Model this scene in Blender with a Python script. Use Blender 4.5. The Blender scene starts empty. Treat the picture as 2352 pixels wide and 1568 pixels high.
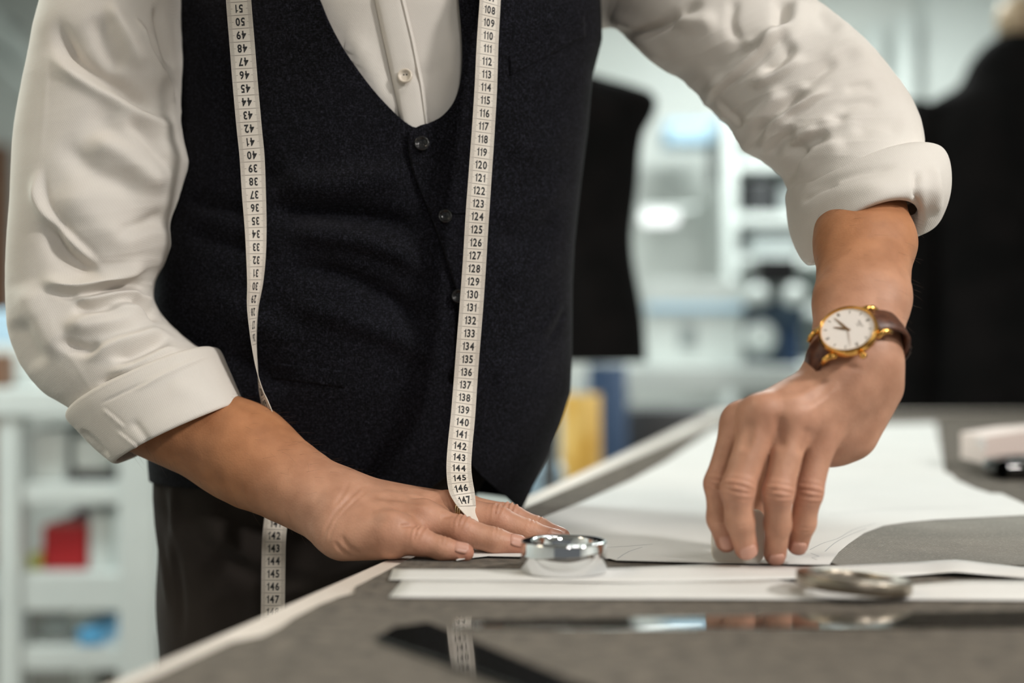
import bpy, bmesh, math, random
import numpy as np
from mathutils import Matrix, Vector

rng = np.random.default_rng(7)
random.seed(7)
scene = bpy.context.scene
COL = scene.collection

# ------------------------------------------------------------------ camera, world, light, exposure
K = 2352 * 50.0 / 36.0          # focal length in pixels of the 2352 x 1568 frame
CAMZ = 1.075
TZ = 0.92                       # table top
FLOOR = 0.0

cam_d = bpy.data.cameras.new('camera')
cam_d.lens = 50.0
cam_d.sensor_width = 36.0
cam_d.dof.use_dof = True
cam_d.dof.focus_distance = 1.055
cam_d.dof.aperture_fstop = 2.3
cam_d.clip_start = 0.02
cam = bpy.data.objects.new('camera', cam_d)
COL.objects.link(cam)
cam.location = (0, 0, CAMZ)
cam.rotation_euler = (math.pi / 2, 0, 0)
scene.camera = cam

world = bpy.data.worlds.new('world')
scene.world = world
world.use_nodes = True
world.node_tree.nodes['Background'].inputs[0].default_value = (0.92, 0.97, 1.0, 1)
world.node_tree.nodes['Background'].inputs[1].default_value = 0.13

scene.view_settings.view_transform = 'Standard'
scene.view_settings.look = 'None'
scene.view_settings.gamma = 1.0
scene.view_settings.use_curve_mapping = False
scene.view_settings.exposure = 0.22

CEIL = 2.75
# (x, y, size x, size y, power, colour) of the ceiling panels
CEILING_PANELS = [
    (2.3, -0.5, 0.36, 0.36, 100, (1.0, 0.96, 0.91)),
    (0.75, 0.35, 0.4, 0.4, 5, (1.0, 0.96, 0.91)),  # unseen top panel added to brighten the near paper strips
    (0.9, -2.8, 0.6, 0.6, 66, (1.0, 0.96, 0.91)),  # added front fill behind the camera, brightens upright surfaces
    (-1.85, 0.7, 0.6, 0.6, 9, (1.0, 0.84, 0.64)),
    (1.2, 4.5, 1.2, 0.6, 50, (0.93, 1.0, 0.97)),
    (0.2, 3.8, 0.6, 0.6, 14, (0.93, 1.0, 0.97)),  # extra panel added to brighten the bench
    (-1.65, 2.25, 1.0, 0.6, 40, (0.90, 1.0, 0.98)),  # unseen, positioned to brighten the front of the shelf table
]

# ------------------------------------------------------------------ helpers
def P(px, py, d):
    return np.array([(px - 1176.0) / K * d, d, CAMZ - (py - 784.0) / K * d])

def T(px, py, z=TZ):
    d = K * (CAMZ - z) / (py - 784.0)
    return np.array([(px - 1176.0) / K * d, d, z])

def proj(v):
    v = np.asarray(v)
    return np.stack([1176 + v[:, 0] / v[:, 1] * K, 784 - (v[:, 2] - CAMZ) / v[:, 1] * K], 1)

def new_mesh(name, verts, faces, smooth=True):
    me = bpy.data.meshes.new(name)
    me.from_pydata([tuple(map(float, v)) for v in verts], [], [tuple(int(i) for i in f) for f in faces])
    me.update()
    if smooth:
        me.polygons.foreach_set('use_smooth', [True] * len(me.polygons))
    return me

def fast_mesh(name, verts, quads, smooth=True):
    verts = np.asarray(verts, np.float32)
    quads = np.asarray(quads, np.int32)
    me = bpy.data.meshes.new(name)
    me.vertices.add(len(verts)); me.vertices.foreach_set('co', verts.ravel())
    n = quads.shape[1]
    me.loops.add(quads.size); me.loops.foreach_set('vertex_index', quads.ravel())
    me.polygons.add(len(quads))
    me.polygons.foreach_set('loop_start', np.arange(len(quads), dtype=np.int32) * n)
    me.polygons.foreach_set('loop_total', np.full(len(quads), n, np.int32))
    if smooth:
        me.polygons.foreach_set('use_smooth', np.ones(len(quads), bool))
    me.update(calc_edges=True)
    me.validate()
    return me

def obj(name, me, mat=None, parent=None, label=None, cat=None, group=None, kind=None):
    o = bpy.data.objects.new(name, me)
    COL.objects.link(o)
    if mat is not None and me is not None:
        if not me.materials:
            me.materials.append(mat)
    if parent is not None:
        o.parent = parent
        if parent.type == 'EMPTY':
            o.matrix_parent_inverse = Matrix.LocRotScale(parent.location, parent.rotation_euler, None).inverted()
    if label: o['label'] = label
    if cat: o['category'] = cat
    if group: o['group'] = group
    if kind: o['kind'] = kind
    return o

def thing(name, loc, label, cat, group=None):
    o = bpy.data.objects.new(name, None)
    COL.objects.link(o)
    o.empty_display_size = 0.05
    o.location = tuple(map(float, loc))
    o['label'] = label; o['category'] = cat
    if group: o['group'] = group
    return o

class MB:
    """collects shapes into one mesh"""
    def __init__(s): s.v = []; s.f = []
    def add(s, vs, fs):
        n = len(s.v)
        s.v.extend([tuple(map(float, v)) for v in vs]); s.f.extend([tuple(i + n for i in f) for f in fs]); return s
    def box(s, lo, hi, M=None, bev=0.0):
        bm = bmesh.new()
        bmesh.ops.create_cube(bm, size=1)
        lo = Vector(lo); hi = Vector(hi); c = (lo + hi) / 2; d = hi - lo
        for v in bm.verts:
            v.co = Vector((v.co.x * d.x, v.co.y * d.y, v.co.z * d.z)) + c
        if bev > 0:
            bmesh.ops.bevel(bm, geom=list(bm.edges), offset=bev, segments=2, affect='EDGES', profile=0.5)
        if M is not None: bm.transform(M)
        bm.verts.index_update()
        s.add([v.co[:] for v in bm.verts], [[v.index for v in f.verts] for f in bm.faces]); bm.free(); return s
    def lathe(s, prof, n=48, M=None, close=False):
        # prof: list of (r, z)
        vs = []; fs = []
        for r, z in prof:
            for i in range(n):
                a = 2 * math.pi * i / n
                vs.append((r * math.cos(a), r * math.sin(a), z))
        m = len(prof)
        for j in range(m if close else m - 1):
            for i in range(n):
                j2 = (j + 1) % m
                fs.append((j * n + i, j * n + (i + 1) % n, j2 * n + (i + 1) % n, j2 * n + i))
        if not close:
            if prof[0][0] > 1e-6: fs.append(tuple(range(n))[::-1])
            if prof[-1][0] > 1e-6: fs.append(tuple((m - 1) * n + i for i in range(n)))
        if M is not None: vs = [tuple(M @ Vector(v)) for v in vs]
        return s.add(vs, fs)
    def tube(s, pts, r, n=10, cap=True):
        pts = [np.array(p, float) for p in pts]
        rs = r if hasattr(r, '__len__') else [r] * len(pts)
        vs = []; fs = []
        up = np.array([0.13, 0.21, 0.97])
        for i, p in enumerate(pts):
            t = pts[min(i + 1, len(pts) - 1)] - pts[max(i - 1, 0)]
            t /= np.linalg.norm(t) + 1e-12
            a = np.cross(t, up)
            if np.linalg.norm(a) < .1: a = np.cross(t, [1, 0, 0])
            a /= np.linalg.norm(a); b = np.cross(t, a)
            for k in range(n):
                w = 2 * math.pi * k / n
                vs.append(p + rs[i] * (math.cos(w) * a + math.sin(w) * b))
        for i in range(len(pts) - 1):
            for k in range(n):
                fs.append((i * n + k, i * n + (k + 1) % n, (i + 1) * n + (k + 1) % n, (i + 1) * n + k))
        if cap:
            fs.append(tuple(range(n))[::-1]); fs.append(tuple((len(pts) - 1) * n + k for k in range(n)))
        return s.add(vs, fs)
    def prism(s, poly, z0, z1):
        n = len(poly)
        vs = [(p[0], p[1], z0) for p in poly] + [(p[0], p[1], z1) for p in poly]
        area = sum(poly[i][0] * poly[(i + 1) % n][1] - poly[(i + 1) % n][0] * poly[i][1] for i in range(n))
        idx = list(range(n)) if area > 0 else list(range(n))[::-1]
        fs = [tuple(idx[::-1]), tuple(i + n for i in idx)]
        for a in range(n):
            i, j = idx[a], idx[(a + 1) % n]
            fs.append((i, j, j + n, i + n))
        return s.add(vs, fs)
    def mesh(s, name, smooth=False): return new_mesh(name, s.v, s.f, smooth)

def smooth_by_angle(o, deg=35):
    me = o.data
    me.polygons.foreach_set('use_smooth', [True] * len(me.polygons))
    try:
        me.set_sharp_from_angle(angle=math.radians(deg))
    except Exception:
        pass

def spline(tab, xs):
    """monotone-ish cubic (catmull-rom) interpolation of a table rows (t, v...) at xs"""
    tab = np.asarray(tab, float)
    t = tab[:, 0]; v = tab[:, 1:]
    m = np.zeros_like(v)
    m[1:-1] = (v[2:] - v[:-2]) / (t[2:] - t[:-2])[:, None]
    m[0] = (v[1] - v[0]) / (t[1] - t[0]); m[-1] = (v[-1] - v[-2]) / (t[-1] - t[-2])
    xs = np.clip(np.asarray(xs, float), t[0], t[-1])
    i = np.clip(np.searchsorted(t, xs, side='right') - 1, 0, len(t) - 2)
    h = (t[i + 1] - t[i]); u = (xs - t[i]) / h
    u = u[:, None]; h = h[:, None]
    return ((2*u**3 - 3*u**2 + 1) * v[i] + (u**3 - 2*u**2 + u) * h * m[i]
            + (-2*u**3 + 3*u**2) * v[i + 1] + (u**3 - u**2) * h * m[i + 1])

def smoothstep(a, b, x):
    t = np.clip((x - a) / (b - a), 0, 1)
    return t * t * (3 - 2 * t)

# pixel strokes: (points, width px, amplitude m, kind)  kind r ridge, v valley, f fold (steep on the right-hand side of the stroke)
def densify(pts, step=1.6):
    pts = np.asarray(pts, float)
    s = np.r_[0, np.cumsum(np.linalg.norm(np.diff(pts, axis=0), axis=1))]
    n = max(int(s[-1] / step), 4)
    return spline(np.c_[s, pts], np.linspace(0, s[-1], n))

def stroke_field(q, strokes):
    out = np.zeros(len(q))
    for pts, w, amp, kind in strokes:
        pl = densify(pts)
        lo = pl.min(0) - 4 * w; hi = pl.max(0) + 4 * w
        sel = np.where((q[:, 0] > lo[0]) & (q[:, 0] < hi[0]) & (q[:, 1] > lo[1]) & (q[:, 1] < hi[1]))[0]
        if len(sel) == 0: continue
        tang = np.gradient(pl, axis=0); tang /= np.linalg.norm(tang, axis=1)[:, None] + 1e-9
        n = len(pl)
        for c in range(0, len(sel), 20000):
            ss = sel[c:c + 20000]
            dd = ((q[ss][:, None, :] - pl[None]) ** 2).sum(2)
            k = dd.argmin(1); dist = np.sqrt(dd[np.arange(len(ss)), k])
            rel = q[ss] - pl[k]
            side = rel[:, 0] * tang[k, 1] - rel[:, 1] * tang[k, 0]
            f = k / (n - 1)
            taper = smoothstep(0, .25, f) * smoothstep(0, .25, 1 - f)
            if kind == 'r': val = np.exp(-(dist / w) ** 2)
            elif kind == 'v': val = -np.exp(-(dist / w) ** 2)
            elif kind == 'f':
                val = np.where(side > 0, np.exp(-(dist / (w * .38)) ** 2) * 1.35 - .35 * np.exp(-((dist - w * .9) / (w * .5)) ** 2),
                               np.exp(-(dist / (w * 1.25)) ** 2))
            out[ss] += amp * taper * val
    return out

def grid_quads(nu, nv, closed_v=False):
    """nu rows, nv columns"""
    i = np.arange(nu - 1)[:, None]; j = np.arange(nv if closed_v else nv - 1)[None]
    a = i * nv + j; b = i * nv + (j + 1) % nv; c = (i + 1) * nv + (j + 1) % nv; d = (i + 1) * nv + j
    return np.stack([a + 0 * j, b + 0 * i, c + 0 * i, d + 0 * j], -1).reshape(-1, 4)

def vert_normals(v, q):
    n = np.zeros_like(v)
    fn = np.cross(v[q[:, 2]] - v[q[:, 0]], v[q[:, 3]] - v[q[:, 1]])
    for k in range(4): np.add.at(n, q[:, k], fn)
    return n / (np.linalg.norm(n, axis=1)[:, None] + 1e-12)

def vnoise(p, scale, seed=0):
    """cheap smooth value noise in 3D from summed sines"""
    r = np.random.default_rng(seed)
    out = np.zeros(len(p))
    for k in range(7):
        w = r.normal(size=3); w /= np.linalg.norm(w)
        out += np.sin(p @ w * scale * r.uniform(.6, 1.6) + r.uniform(0, 6.28))
    return out / 3.5

# ------------------------------------------------------------------ materials
def mat(name, col, rough=0.6, metal=0.0, spec=0.5, **kw):
    m = bpy.data.materials.new(name); m.use_nodes = True
    b = m.node_tree.nodes['Principled BSDF']
    b.inputs['Base Color'].default_value = (*col, 1)
    b.inputs['Roughness'].default_value = rough
    b.inputs['Metallic'].default_value = metal
    b.inputs['Specular IOR Level'].default_value = spec
    for k, v in kw.items():
        b.inputs[k].default_value = v
    return m

def N(m, t, **kw):
    n = m.node_tree.nodes.new(t)
    for k, v in kw.items():
        if k in n.inputs.keys() if hasattr(n.inputs, 'keys') else False: n.inputs[k].default_value = v
        else: setattr(n, k, v)
    return n

def L(m, a, b): m.node_tree.links.new(a, b)

def bsdf(m): return m.node_tree.nodes['Principled BSDF']

def add_noise_colour(m, c1, c2, scale, detail=4, lo=0.35, hi=0.65, mapping=None):
    co = N(m, 'ShaderNodeTexCoord')
    src = co.outputs['Object']
    if mapping:
        mp = N(m, 'ShaderNodeMapping'); mp.inputs['Scale'].default_value = mapping
        L(m, src, mp.inputs[0]); src = mp.outputs[0]
    nz = N(m, 'ShaderNodeTexNoise'); nz.inputs['Scale'].default_value = scale; nz.inputs['Detail'].default_value = detail
    L(m, src, nz.inputs['Vector'])
    cr = N(m, 'ShaderNodeValToRGB')
    cr.color_ramp.elements[0].position = lo; cr.color_ramp.elements[0].color = (*c1, 1)
    cr.color_ramp.elements[1].position = hi; cr.color_ramp.elements[1].color = (*c2, 1)
    L(m, nz.outputs['Fac'], cr.inputs[0])
    L(m, cr.outputs[0], bsdf(m).inputs['Base Color'])
    return nz, src, cr

def add_bump(m, fac, strength, dist):
    bp = N(m, 'ShaderNodeBump'); bp.inputs['Strength'].default_value = strength; bp.inputs['Distance'].default_value = dist
    L(m, fac, bp.inputs['Height']); L(m, bp.outputs[0], bsdf(m).inputs['Normal'])
    return bp

def fabric_material(name, c1, c2, thread=700.0, bump=0.5, rough=0.9, sheen=0.2, twill=True, speck=None, cscale=12.0):
    m = mat(name, c1, rough, spec=0.15)
    b = bsdf(m)
    b.inputs['Sheen Weight'].default_value = sheen
    b.inputs['Sheen Roughness'].default_value = 0.5
    nz, src, cr = add_noise_colour(m, c1, c2, cscale, 5 if cscale < 20 else 9)
    # weave
    mp = N(m, 'ShaderNodeMapping'); mp.inputs['Rotation'].default_value = (0.0, math.radians(32), math.radians(15)) if twill else (0, 0, 0)
    L(m, src, mp.inputs[0])
    w1 = N(m, 'ShaderNodeTexWave'); w1.wave_type = 'BANDS'; w1.bands_direction = 'X'
    w1.inputs['Scale'].default_value = thread / 6.28 * 1.0; w1.inputs['Distortion'].default_value = 1.5
    w1.inputs['Detail'].default_value = 1; w1.inputs['Detail Scale'].default_value = 3
    w2 = N(m, 'ShaderNodeTexWave'); w2.wave_type = 'BANDS'; w2.bands_direction = 'Z'
    w2.inputs['Scale'].default_value = thread / 6.28 * 1.0; w2.inputs['Distortion'].default_value = 1.5
    w2.inputs['Detail'].default_value = 1; w2.inputs['Detail Scale'].default_value = 3
    L(m, mp.outputs[0], w1.inputs[0]); L(m, mp.outputs[0], w2.inputs[0])
    mx = N(m, 'ShaderNodeMath', operation='MULTIPLY'); L(m, w1.outputs['Fac'], mx.inputs[0]); L(m, w2.outputs['Fac'], mx.inputs[1])
    nf = N(m, 'ShaderNodeTexNoise'); nf.inputs['Scale'].default_value = thread * 1.1; nf.inputs['Detail'].default_value = 2
    L(m, src, nf.inputs['Vector'])
    ad = N(m, 'ShaderNodeMath', operation='ADD'); L(m, mx.outputs[0], ad.inputs[0]); L(m, nf.outputs['Fac'], ad.inputs[1])
    add_bump(m, ad.outputs[0], bump, 0.0004)
    if speck:
        # lighter threads scattered along the two weave directions
        def streak(scale, seed):
            mm = N(m, 'ShaderNodeMapping'); mm.inputs['Scale'].default_value = scale; mm.inputs['Location'].default_value = (seed, seed, seed)
            L(m, src, mm.inputs[0])
            nn = N(m, 'ShaderNodeTexNoise'); nn.inputs['Scale'].default_value = 1.0; nn.inputs['Detail'].default_value = 1.0
            L(m, mm.outputs[0], nn.inputs['Vector'])
            return nn.outputs['Fac']
        a = streak((2000, 700, 480), 1.3); c = streak((480, 700, 2000), 4.1)
        mm = N(m, 'ShaderNodeMath', operation='MAXIMUM'); L(m, a, mm.inputs[0]); L(m, c, mm.inputs[1])
        r2 = N(m, 'ShaderNodeValToRGB')
        r2.color_ramp.elements[0].position = 0.56; r2.color_ramp.elements[0].color = (0, 0, 0, 1)
        r2.color_ramp.elements[1].position = 0.78; r2.color_ramp.elements[1].color = (1, 1, 1, 1)
        L(m, mm.outputs[0], r2.inputs[0])
        mixc = N(m, 'ShaderNodeMixRGB'); mixc.inputs[2].default_value = (*speck, 1)
        L(m, r2.outputs[0], mixc.inputs[0]); L(m, cr.outputs[0], mixc.inputs[1])
        L(m, mixc.outputs[0], b.inputs['Base Color'])
    return m

M_shirt = fabric_material('shirt_cotton', (0.68, 0.635, 0.585), (0.74, 0.70, 0.65), thread=1500, bump=0.25, rough=0.85, sheen=0.1)
M_vest = fabric_material('vest_wool', (0.0034, 0.0034, 0.0039), (0.0054, 0.0054, 0.0068), thread=1100, bump=0.5, rough=0.85, sheen=0.03, twill=False, speck=(0.036, 0.036, 0.050))
M_trouser = fabric_material('trouser_wool', (0.022, 0.018, 0.016), (0.036, 0.030, 0.026), thread=900, bump=0.4, rough=0.9, sheen=0.05)
M_jacket = fabric_material('jacket_wool', (0.006, 0.006, 0.006), (0.010, 0.009, 0.009), thread=600, bump=0.3, rough=0.95, sheen=0.0)
for _m in (M_vest, M_jacket, M_trouser): bsdf(_m).inputs['Specular IOR Level'].default_value = 0.04
M_felt = fabric_material('felt', (0.062, 0.049, 0.035), (0.130, 0.106, 0.080), thread=800, bump=0.7, rough=1.0, sheen=0.1, cscale=90.0)
M_cloth = fabric_material('grey_suiting', (0.165, 0.157, 0.138), (0.225, 0.21, 0.183), thread=900, bump=0.8, rough=1.0, sheen=0.1, twill=False, speck=(0.36, 0.34, 0.29))

# skin: the tone varies over the body through two painted attributes (tan of the forearm, pink of knuckles and fingertips)
M_skin = mat('skin', (0.5, 0.27, 0.17), 0.48, spec=0.35)
def _skin():
    m = M_skin; b = bsdf(m)
    b.inputs['Subsurface Weight'].default_value = 0.12
    b.inputs['Subsurface Radius'].default_value = (0.9, 0.35, 0.2)
    b.inputs['Subsurface Scale'].default_value = 0.006
    co = N(m, 'ShaderNodeTexCoord')
    at = N(m, 'ShaderNodeAttribute'); at.attribute_name = 'tan'
    ar = N(m, 'ShaderNodeAttribute'); ar.attribute_name = 'pink'
    n1 = N(m, 'ShaderNodeTexNoise'); n1.inputs['Scale'].default_value = 55; n1.inputs['Detail'].default_value = 6
    L(m, co.outputs['Object'], n1.inputs['Vector'])
    m1 = N(m, 'ShaderNodeMixRGB'); m1.inputs[1].default_value = (0.53, 0.292, 0.195, 1); m1.inputs[2].default_value = (0.46, 0.212, 0.102, 1)
    L(m, at.outputs['Fac'], m1.inputs[0])
    m2 = N(m, 'ShaderNodeMixRGB'); m2.inputs[2].default_value = (0.50, 0.215, 0.155, 1)
    L(m, ar.outputs['Fac'], m2.inputs[0]); L(m, m1.outputs[0], m2.inputs[1])
    cr = N(m, 'ShaderNodeValToRGB')
    cr.color_ramp.elements[0].position = 0.3; cr.color_ramp.elements[0].color = (0.80, 0.74, 0.70, 1)
    cr.color_ramp.elements[1].position = 0.7; cr.color_ramp.elements[1].color = (1.08, 1.06, 1.05, 1)
    L(m, n1.outputs['Fac'], cr.inputs[0])
    m3 = N(m, 'ShaderNodeMixRGB', blend_type='MULTIPLY'); m3.inputs[0].default_value = 1.0
    L(m, m2.outputs[0], m3.inputs[1]); L(m, cr.outputs[0], m3.inputs[2])
    L(m, m3.outputs[0], b.inputs['Base Color'])
    vo = N(m, 'ShaderNodeTexVoronoi'); vo.inputs['Scale'].default_value = 620
    mp = N(m, 'ShaderNodeMapping'); mp.inputs['Scale'].default_value = (1.0, 1.0, 1.0)
    L(m, co.outputs['Object'], mp.inputs[0]); L(m, mp.outputs[0], vo.inputs['Vector'])
    n2 = N(m, 'ShaderNodeTexNoise'); n2.inputs['Scale'].default_value = 260; n2.inputs['Detail'].default_value = 5
    L(m, co.outputs['Object'], n2.inputs['Vector'])
    ad = N(m, 'ShaderNodeMath', operation='ADD'); L(m, vo.outputs['Distance'], ad.inputs[0]); L(m, n2.outputs['Fac'], ad.inputs[1])
    add_bump(m, ad.outputs[0], 0.22, 0.0005)
_skin()
M_nail = mat('nail', (0.56, 0.30, 0.225), 0.32, spec=0.5)
M_hair = mat('grey_hair', (0.66, 0.63, 0.58), 0.5)
M_tape = mat('tape_fibreglass', (0.66, 0.585, 0.50), 0.5, spec=0.3)
add_noise_colour(M_tape, (0.72, 0.655, 0.575), (0.78, 0.72, 0.64), 60, 3)
M_ink = mat('black_ink', (0.012, 0.011, 0.011), 0.6)
M_brown_ink = mat('brown_ink', (0.10, 0.075, 0.055), 0.6)
M_gold = mat('gold', (0.80, 0.44, 0.12), 0.18, metal=1.0)
M_ring_gold = mat('pale_gold', (0.72, 0.56, 0.33), 0.22, metal=1.0)
M_dial = mat('watch_dial', (0.80, 0.74, 0.69), 0.35)
M_watch_glass = mat('watch_glass', (1, 1, 1), 0.02, **{'Transmission Weight': 1.0, 'IOR': 1.3})
M_leather = mat('brown_leather', (0.085, 0.028, 0.014), 0.42, spec=0.45)
_n, _s, _c = add_noise_colour(M_leather, (0.06, 0.018, 0.009), (0.12, 0.042, 0.02), 240, 3)
add_bump(M_leather, _n.outputs['Fac'], 0.5, 0.0006)
M_leather_under = mat('dark_leather', (0.02, 0.008, 0.005), 0.6)
M_chrome = mat('chrome', (0.78, 0.79, 0.80), 0.06, metal=1.0)
M_brushed = mat('worn_steel', (0.33, 0.285, 0.23), 0.33, metal=1.0)
M_button_black = mat('black_horn', (0.012, 0.012, 0.013), 0.18, spec=0.6)
M_button_white = mat('shell_button', (0.70, 0.62, 0.52), 0.22, spec=0.6)
M_paper = mat('white_paper', (0.79, 0.78, 0.75), 1.0, spec=0.0)
add_noise_colour(M_paper, (0.70, 0.692, 0.67), (0.735, 0.727, 0.705), 9, 4)
M_pencil = mat('pencil', (0.42, 0.42, 0.42), 0.7)
M_laminate = mat('beige_laminate', (0.60, 0.535, 0.475), 0.5)
add_noise_colour(M_laminate, (0.68, 0.61, 0.545), (0.73, 0.66, 0.595), 30, 4)
M_chalk = mat('tailor_chalk', (0.86, 0.84, 0.77), 0.85)
M_pink = mat('pink_white_card', (0.72, 0.60, 0.55), 0.7)
M_black_gloss = mat('black_gloss', (0.010, 0.010, 0.009), 0.05, spec=0.9)
M_black_plastic = mat('black_plastic', (0.012, 0.012, 0.013), 0.3)
M_acrylic = mat('clear_acrylic', (0.96, 0.97, 0.96), 0.03, **{'Transmission Weight': 1.0, 'IOR': 1.49})
M_white_paint = mat('white_paint', (0.72, 0.76, 0.74), 0.4)
add_noise_colour(M_white_paint, (0.60, 0.64, 0.625), (0.66, 0.70, 0.68), 5, 3)
M_wall = mat('wall_plaster', (0.40, 0.43, 0.40), 0.9)
_n, _s, _c = add_noise_colour(M_wall, (0.66, 0.69, 0.66), (0.71, 0.73, 0.705), 2.2, 5)
add_bump(M_wall, _n.outputs['Fac'], 0.2, 0.01)
M_floor = mat('floor_vinyl', (0.085, 0.08, 0.066), 0.5)
add_noise_colour(M_floor, (0.07, 0.066, 0.055), (0.11, 0.10, 0.085), 7, 6)
M_ceiling = mat('ceiling_paint', (0.62, 0.63, 0.61), 0.9)
add_noise_colour(M_ceiling, (0.60, 0.61, 0.59), (0.64, 0.65, 0.63), 3, 3)
M_wood = mat('pale_wood', (0.46, 0.34, 0.22), 0.5)
add_noise_colour(M_wood, (0.40, 0.29, 0.18), (0.52, 0.39, 0.26), 14, 5, mapping=(6, 6, 0.6))
M_brownwood = mat('brown_wood', (0.17, 0.075, 0.035), 0.5)
M_blue = mat('blue_plastic', (0.10, 0.36, 0.62), 0.4)
M_ltblue = mat('pale_blue_card', (0.42, 0.60, 0.74), 0.6)
M_navy = mat('navy_cloth', (0.012, 0.035, 0.085), 0.8)
M_yellow = mat('mustard_cloth', (0.70, 0.42, 0.10), 0.8)
add_noise_colour(M_yellow, (0.58, 0.32, 0.05), (0.78, 0.52, 0.17), 9, 3)
M_red = mat('red_plastic', (0.36, 0.012, 0.016), 0.4)
M_violet = mat('violet_plastic', (0.12, 0.05, 0.16), 0.5)
M_lime = mat('lime_plastic', (0.48, 0.50, 0.12), 0.5)
M_dark = mat('dark_grey_metal', (0.03, 0.032, 0.035), 0.4)
M_bluegrey = mat('blue_grey_enamel', (0.035, 0.06, 0.09), 0.35)
M_greyplastic = mat('grey_plastic', (0.30, 0.33, 0.33), 0.4)
M_bag = mat('clear_plastic_bag', (0.75, 0.78, 0.76), 0.25, **{'Transmission Weight': 0.75, 'IOR': 1.2})
M_tin_inside = mat('tin_inside', (0.20, 0.20, 0.20), 0.3, metal=1.0)

def emission_mat(name, col, strength):
    m = bpy.data.materials.new(name); m.use_nodes = True
    nt = m.node_tree; nt.nodes.clear()
    e = nt.nodes.new('ShaderNodeEmission'); e.inputs[0].default_value = (*col, 1); e.inputs[1].default_value = strength
    o = nt.nodes.new('ShaderNodeOutputMaterial'); nt.links.new(e.outputs[0], o.inputs[0])
    return m

# ------------------------------------------------------------------ the room
RX0, RX1, RY0, RY1 = -2.3, 4.2, -3.6, 6.0
obj('floor', MB().box((RX0, RY0, FLOOR - 0.1), (RX1, RY1, FLOOR)).mesh('floor'), M_floor, kind='structure')
obj('ceiling', MB().box((RX0, RY0, CEIL), (RX1, RY1, CEIL + 0.1)).mesh('ceiling'), M_ceiling, kind='structure')
obj('wall_back', MB().box((RX0, RY1, FLOOR), (RX1, RY1 + 0.1, CEIL)).mesh('wall_back'), M_wall, kind='structure')
obj('wall_left', MB().box((RX0 - 0.1, RY0, FLOOR), (RX0, RY1 + 0.1, CEIL)).mesh('wall_left'), M_wall, kind='structure')
obj('wall_right', MB().box((RX1, RY0, FLOOR), (RX1 + 0.1, RY1 + 0.1, CEIL)).mesh('wall_right'), M_wall, kind='structure')
obj('baseboard_back', MB().box((RX0, RY1 - 0.015, FLOOR), (RX1, RY1, FLOOR + 0.1), bev=0.004).mesh('baseboard_back'), M_white_paint, kind='structure')

light_labels = ['small ceiling light panel to the right of the table', 'small unseen ceiling panel added to brighten the near end of the table', 'added front fill panel on the ceiling behind the camera', 'ceiling light panel above the left end of the room',
                'long ceiling light panel above the far work bench', 'square ceiling panel added to brighten the far work bench', 'long unseen ceiling panel placed to brighten the white shelf table']
for (x, y, sx, sy, pw, colr), lab in zip(CEILING_PANELS, light_labels):
    t = thing('ceiling_light', (x, y, CEIL - 0.06), lab, 'light')
    fr = MB()
    for a, b in (((x - sx/2 - .02, y - sy/2 - .02), (x + sx/2 + .02, y - sy/2)), ((x - sx/2 - .02, y + sy/2), (x + sx/2 + .02, y + sy/2 + .02)),
                 ((x - sx/2 - .02, y - sy/2), (x - sx/2, y + sy/2)), ((x + sx/2, y - sy/2), (x + sx/2 + .02, y + sy/2))):
        fr.box((a[0], a[1], CEIL - 0.06), (b[0], b[1], CEIL))
    obj('frame', fr.mesh('frame'), M_white_paint, t)
    obj('diffuser', MB().box((x - sx/2, y - sy/2, CEIL - 0.03), (x + sx/2, y + sy/2, CEIL - 0.02)).mesh('diffuser'), emission_mat('diffuser_glow', colr, 4.0), t)
    ld = bpy.data.lights.new('panel_lamp', 'AREA'); ld.shape = 'RECTANGLE'; ld.size = sx; ld.size_y = sy
    ld.energy = pw; ld.color = colr
    lo = bpy.data.objects.new('panel_lamp', ld); COL.objects.link(lo)
    lo.location = (x, y, CEIL - 0.07); lo.parent = t
    lo.matrix_parent_inverse = Matrix.Translation(-Vector(t.location))

# ------------------------------------------------------------------ the cutting table
EA = np.array([-0.184, 0.646]); EC = np.array([0.452, 3.17])
edir = (EC - EA) / np.linalg.norm(EC - EA); enor = np.array([edir[1], -edir[0]])      # enor points into the table
def edge_pt(Y, off=0.0):
    p = EA + (EC - EA) * ((Y - EA[1]) / (EC[1] - EA[1]))
    return p + enor * off
near_l = edge_pt(0.30); far_l = EC; far_r = np.array([1.75, 3.24]); near_r = np.array([1.65, 0.30])
tab = thing('cutting_table', (0.7, 1.7, 0), 'large cutting table with a beige laminate rim, under the grey felt', 'table')
RIM = 0.019
def inset(poly, o):
    n = len(poly); out = []
    area = sum(poly[i][0] * poly[(i + 1) % n][1] - poly[(i + 1) % n][0] * poly[i][1] for i in range(n))
    sgn = 1 if area > 0 else -1
    for i in range(n):
        a, b, c = np.array(poly[i - 1]), np.array(poly[i]), np.array(poly[(i + 1) % n])
        d1 = (b - a) / np.linalg.norm(b - a); d2 = (c - b) / np.linalg.norm(c - b)
        n1 = np.array([-d1[1], d1[0]]) * sgn; n2 = np.array([-d2[1], d2[0]]) * sgn
        bis = (n1 + n2); bis /= np.linalg.norm(bis)
        out.append(b + bis * o / max(0.3, bis @ n1))
    return out
top_poly = [near_l, far_l, far_r, near_r]
o = obj('tabletop', MB().prism(top_poly, TZ - 0.035, TZ - 0.001).mesh('tabletop'), M_laminate, tab)
md = o.modifiers.new('b', 'BEVEL'); md.width = 0.002; md.segments = 2
obj('apron', MB().prism(inset(top_poly, 0.06), TZ - 0.13, TZ - 0.036).mesh('apron'), M_laminate, tab)
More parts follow.
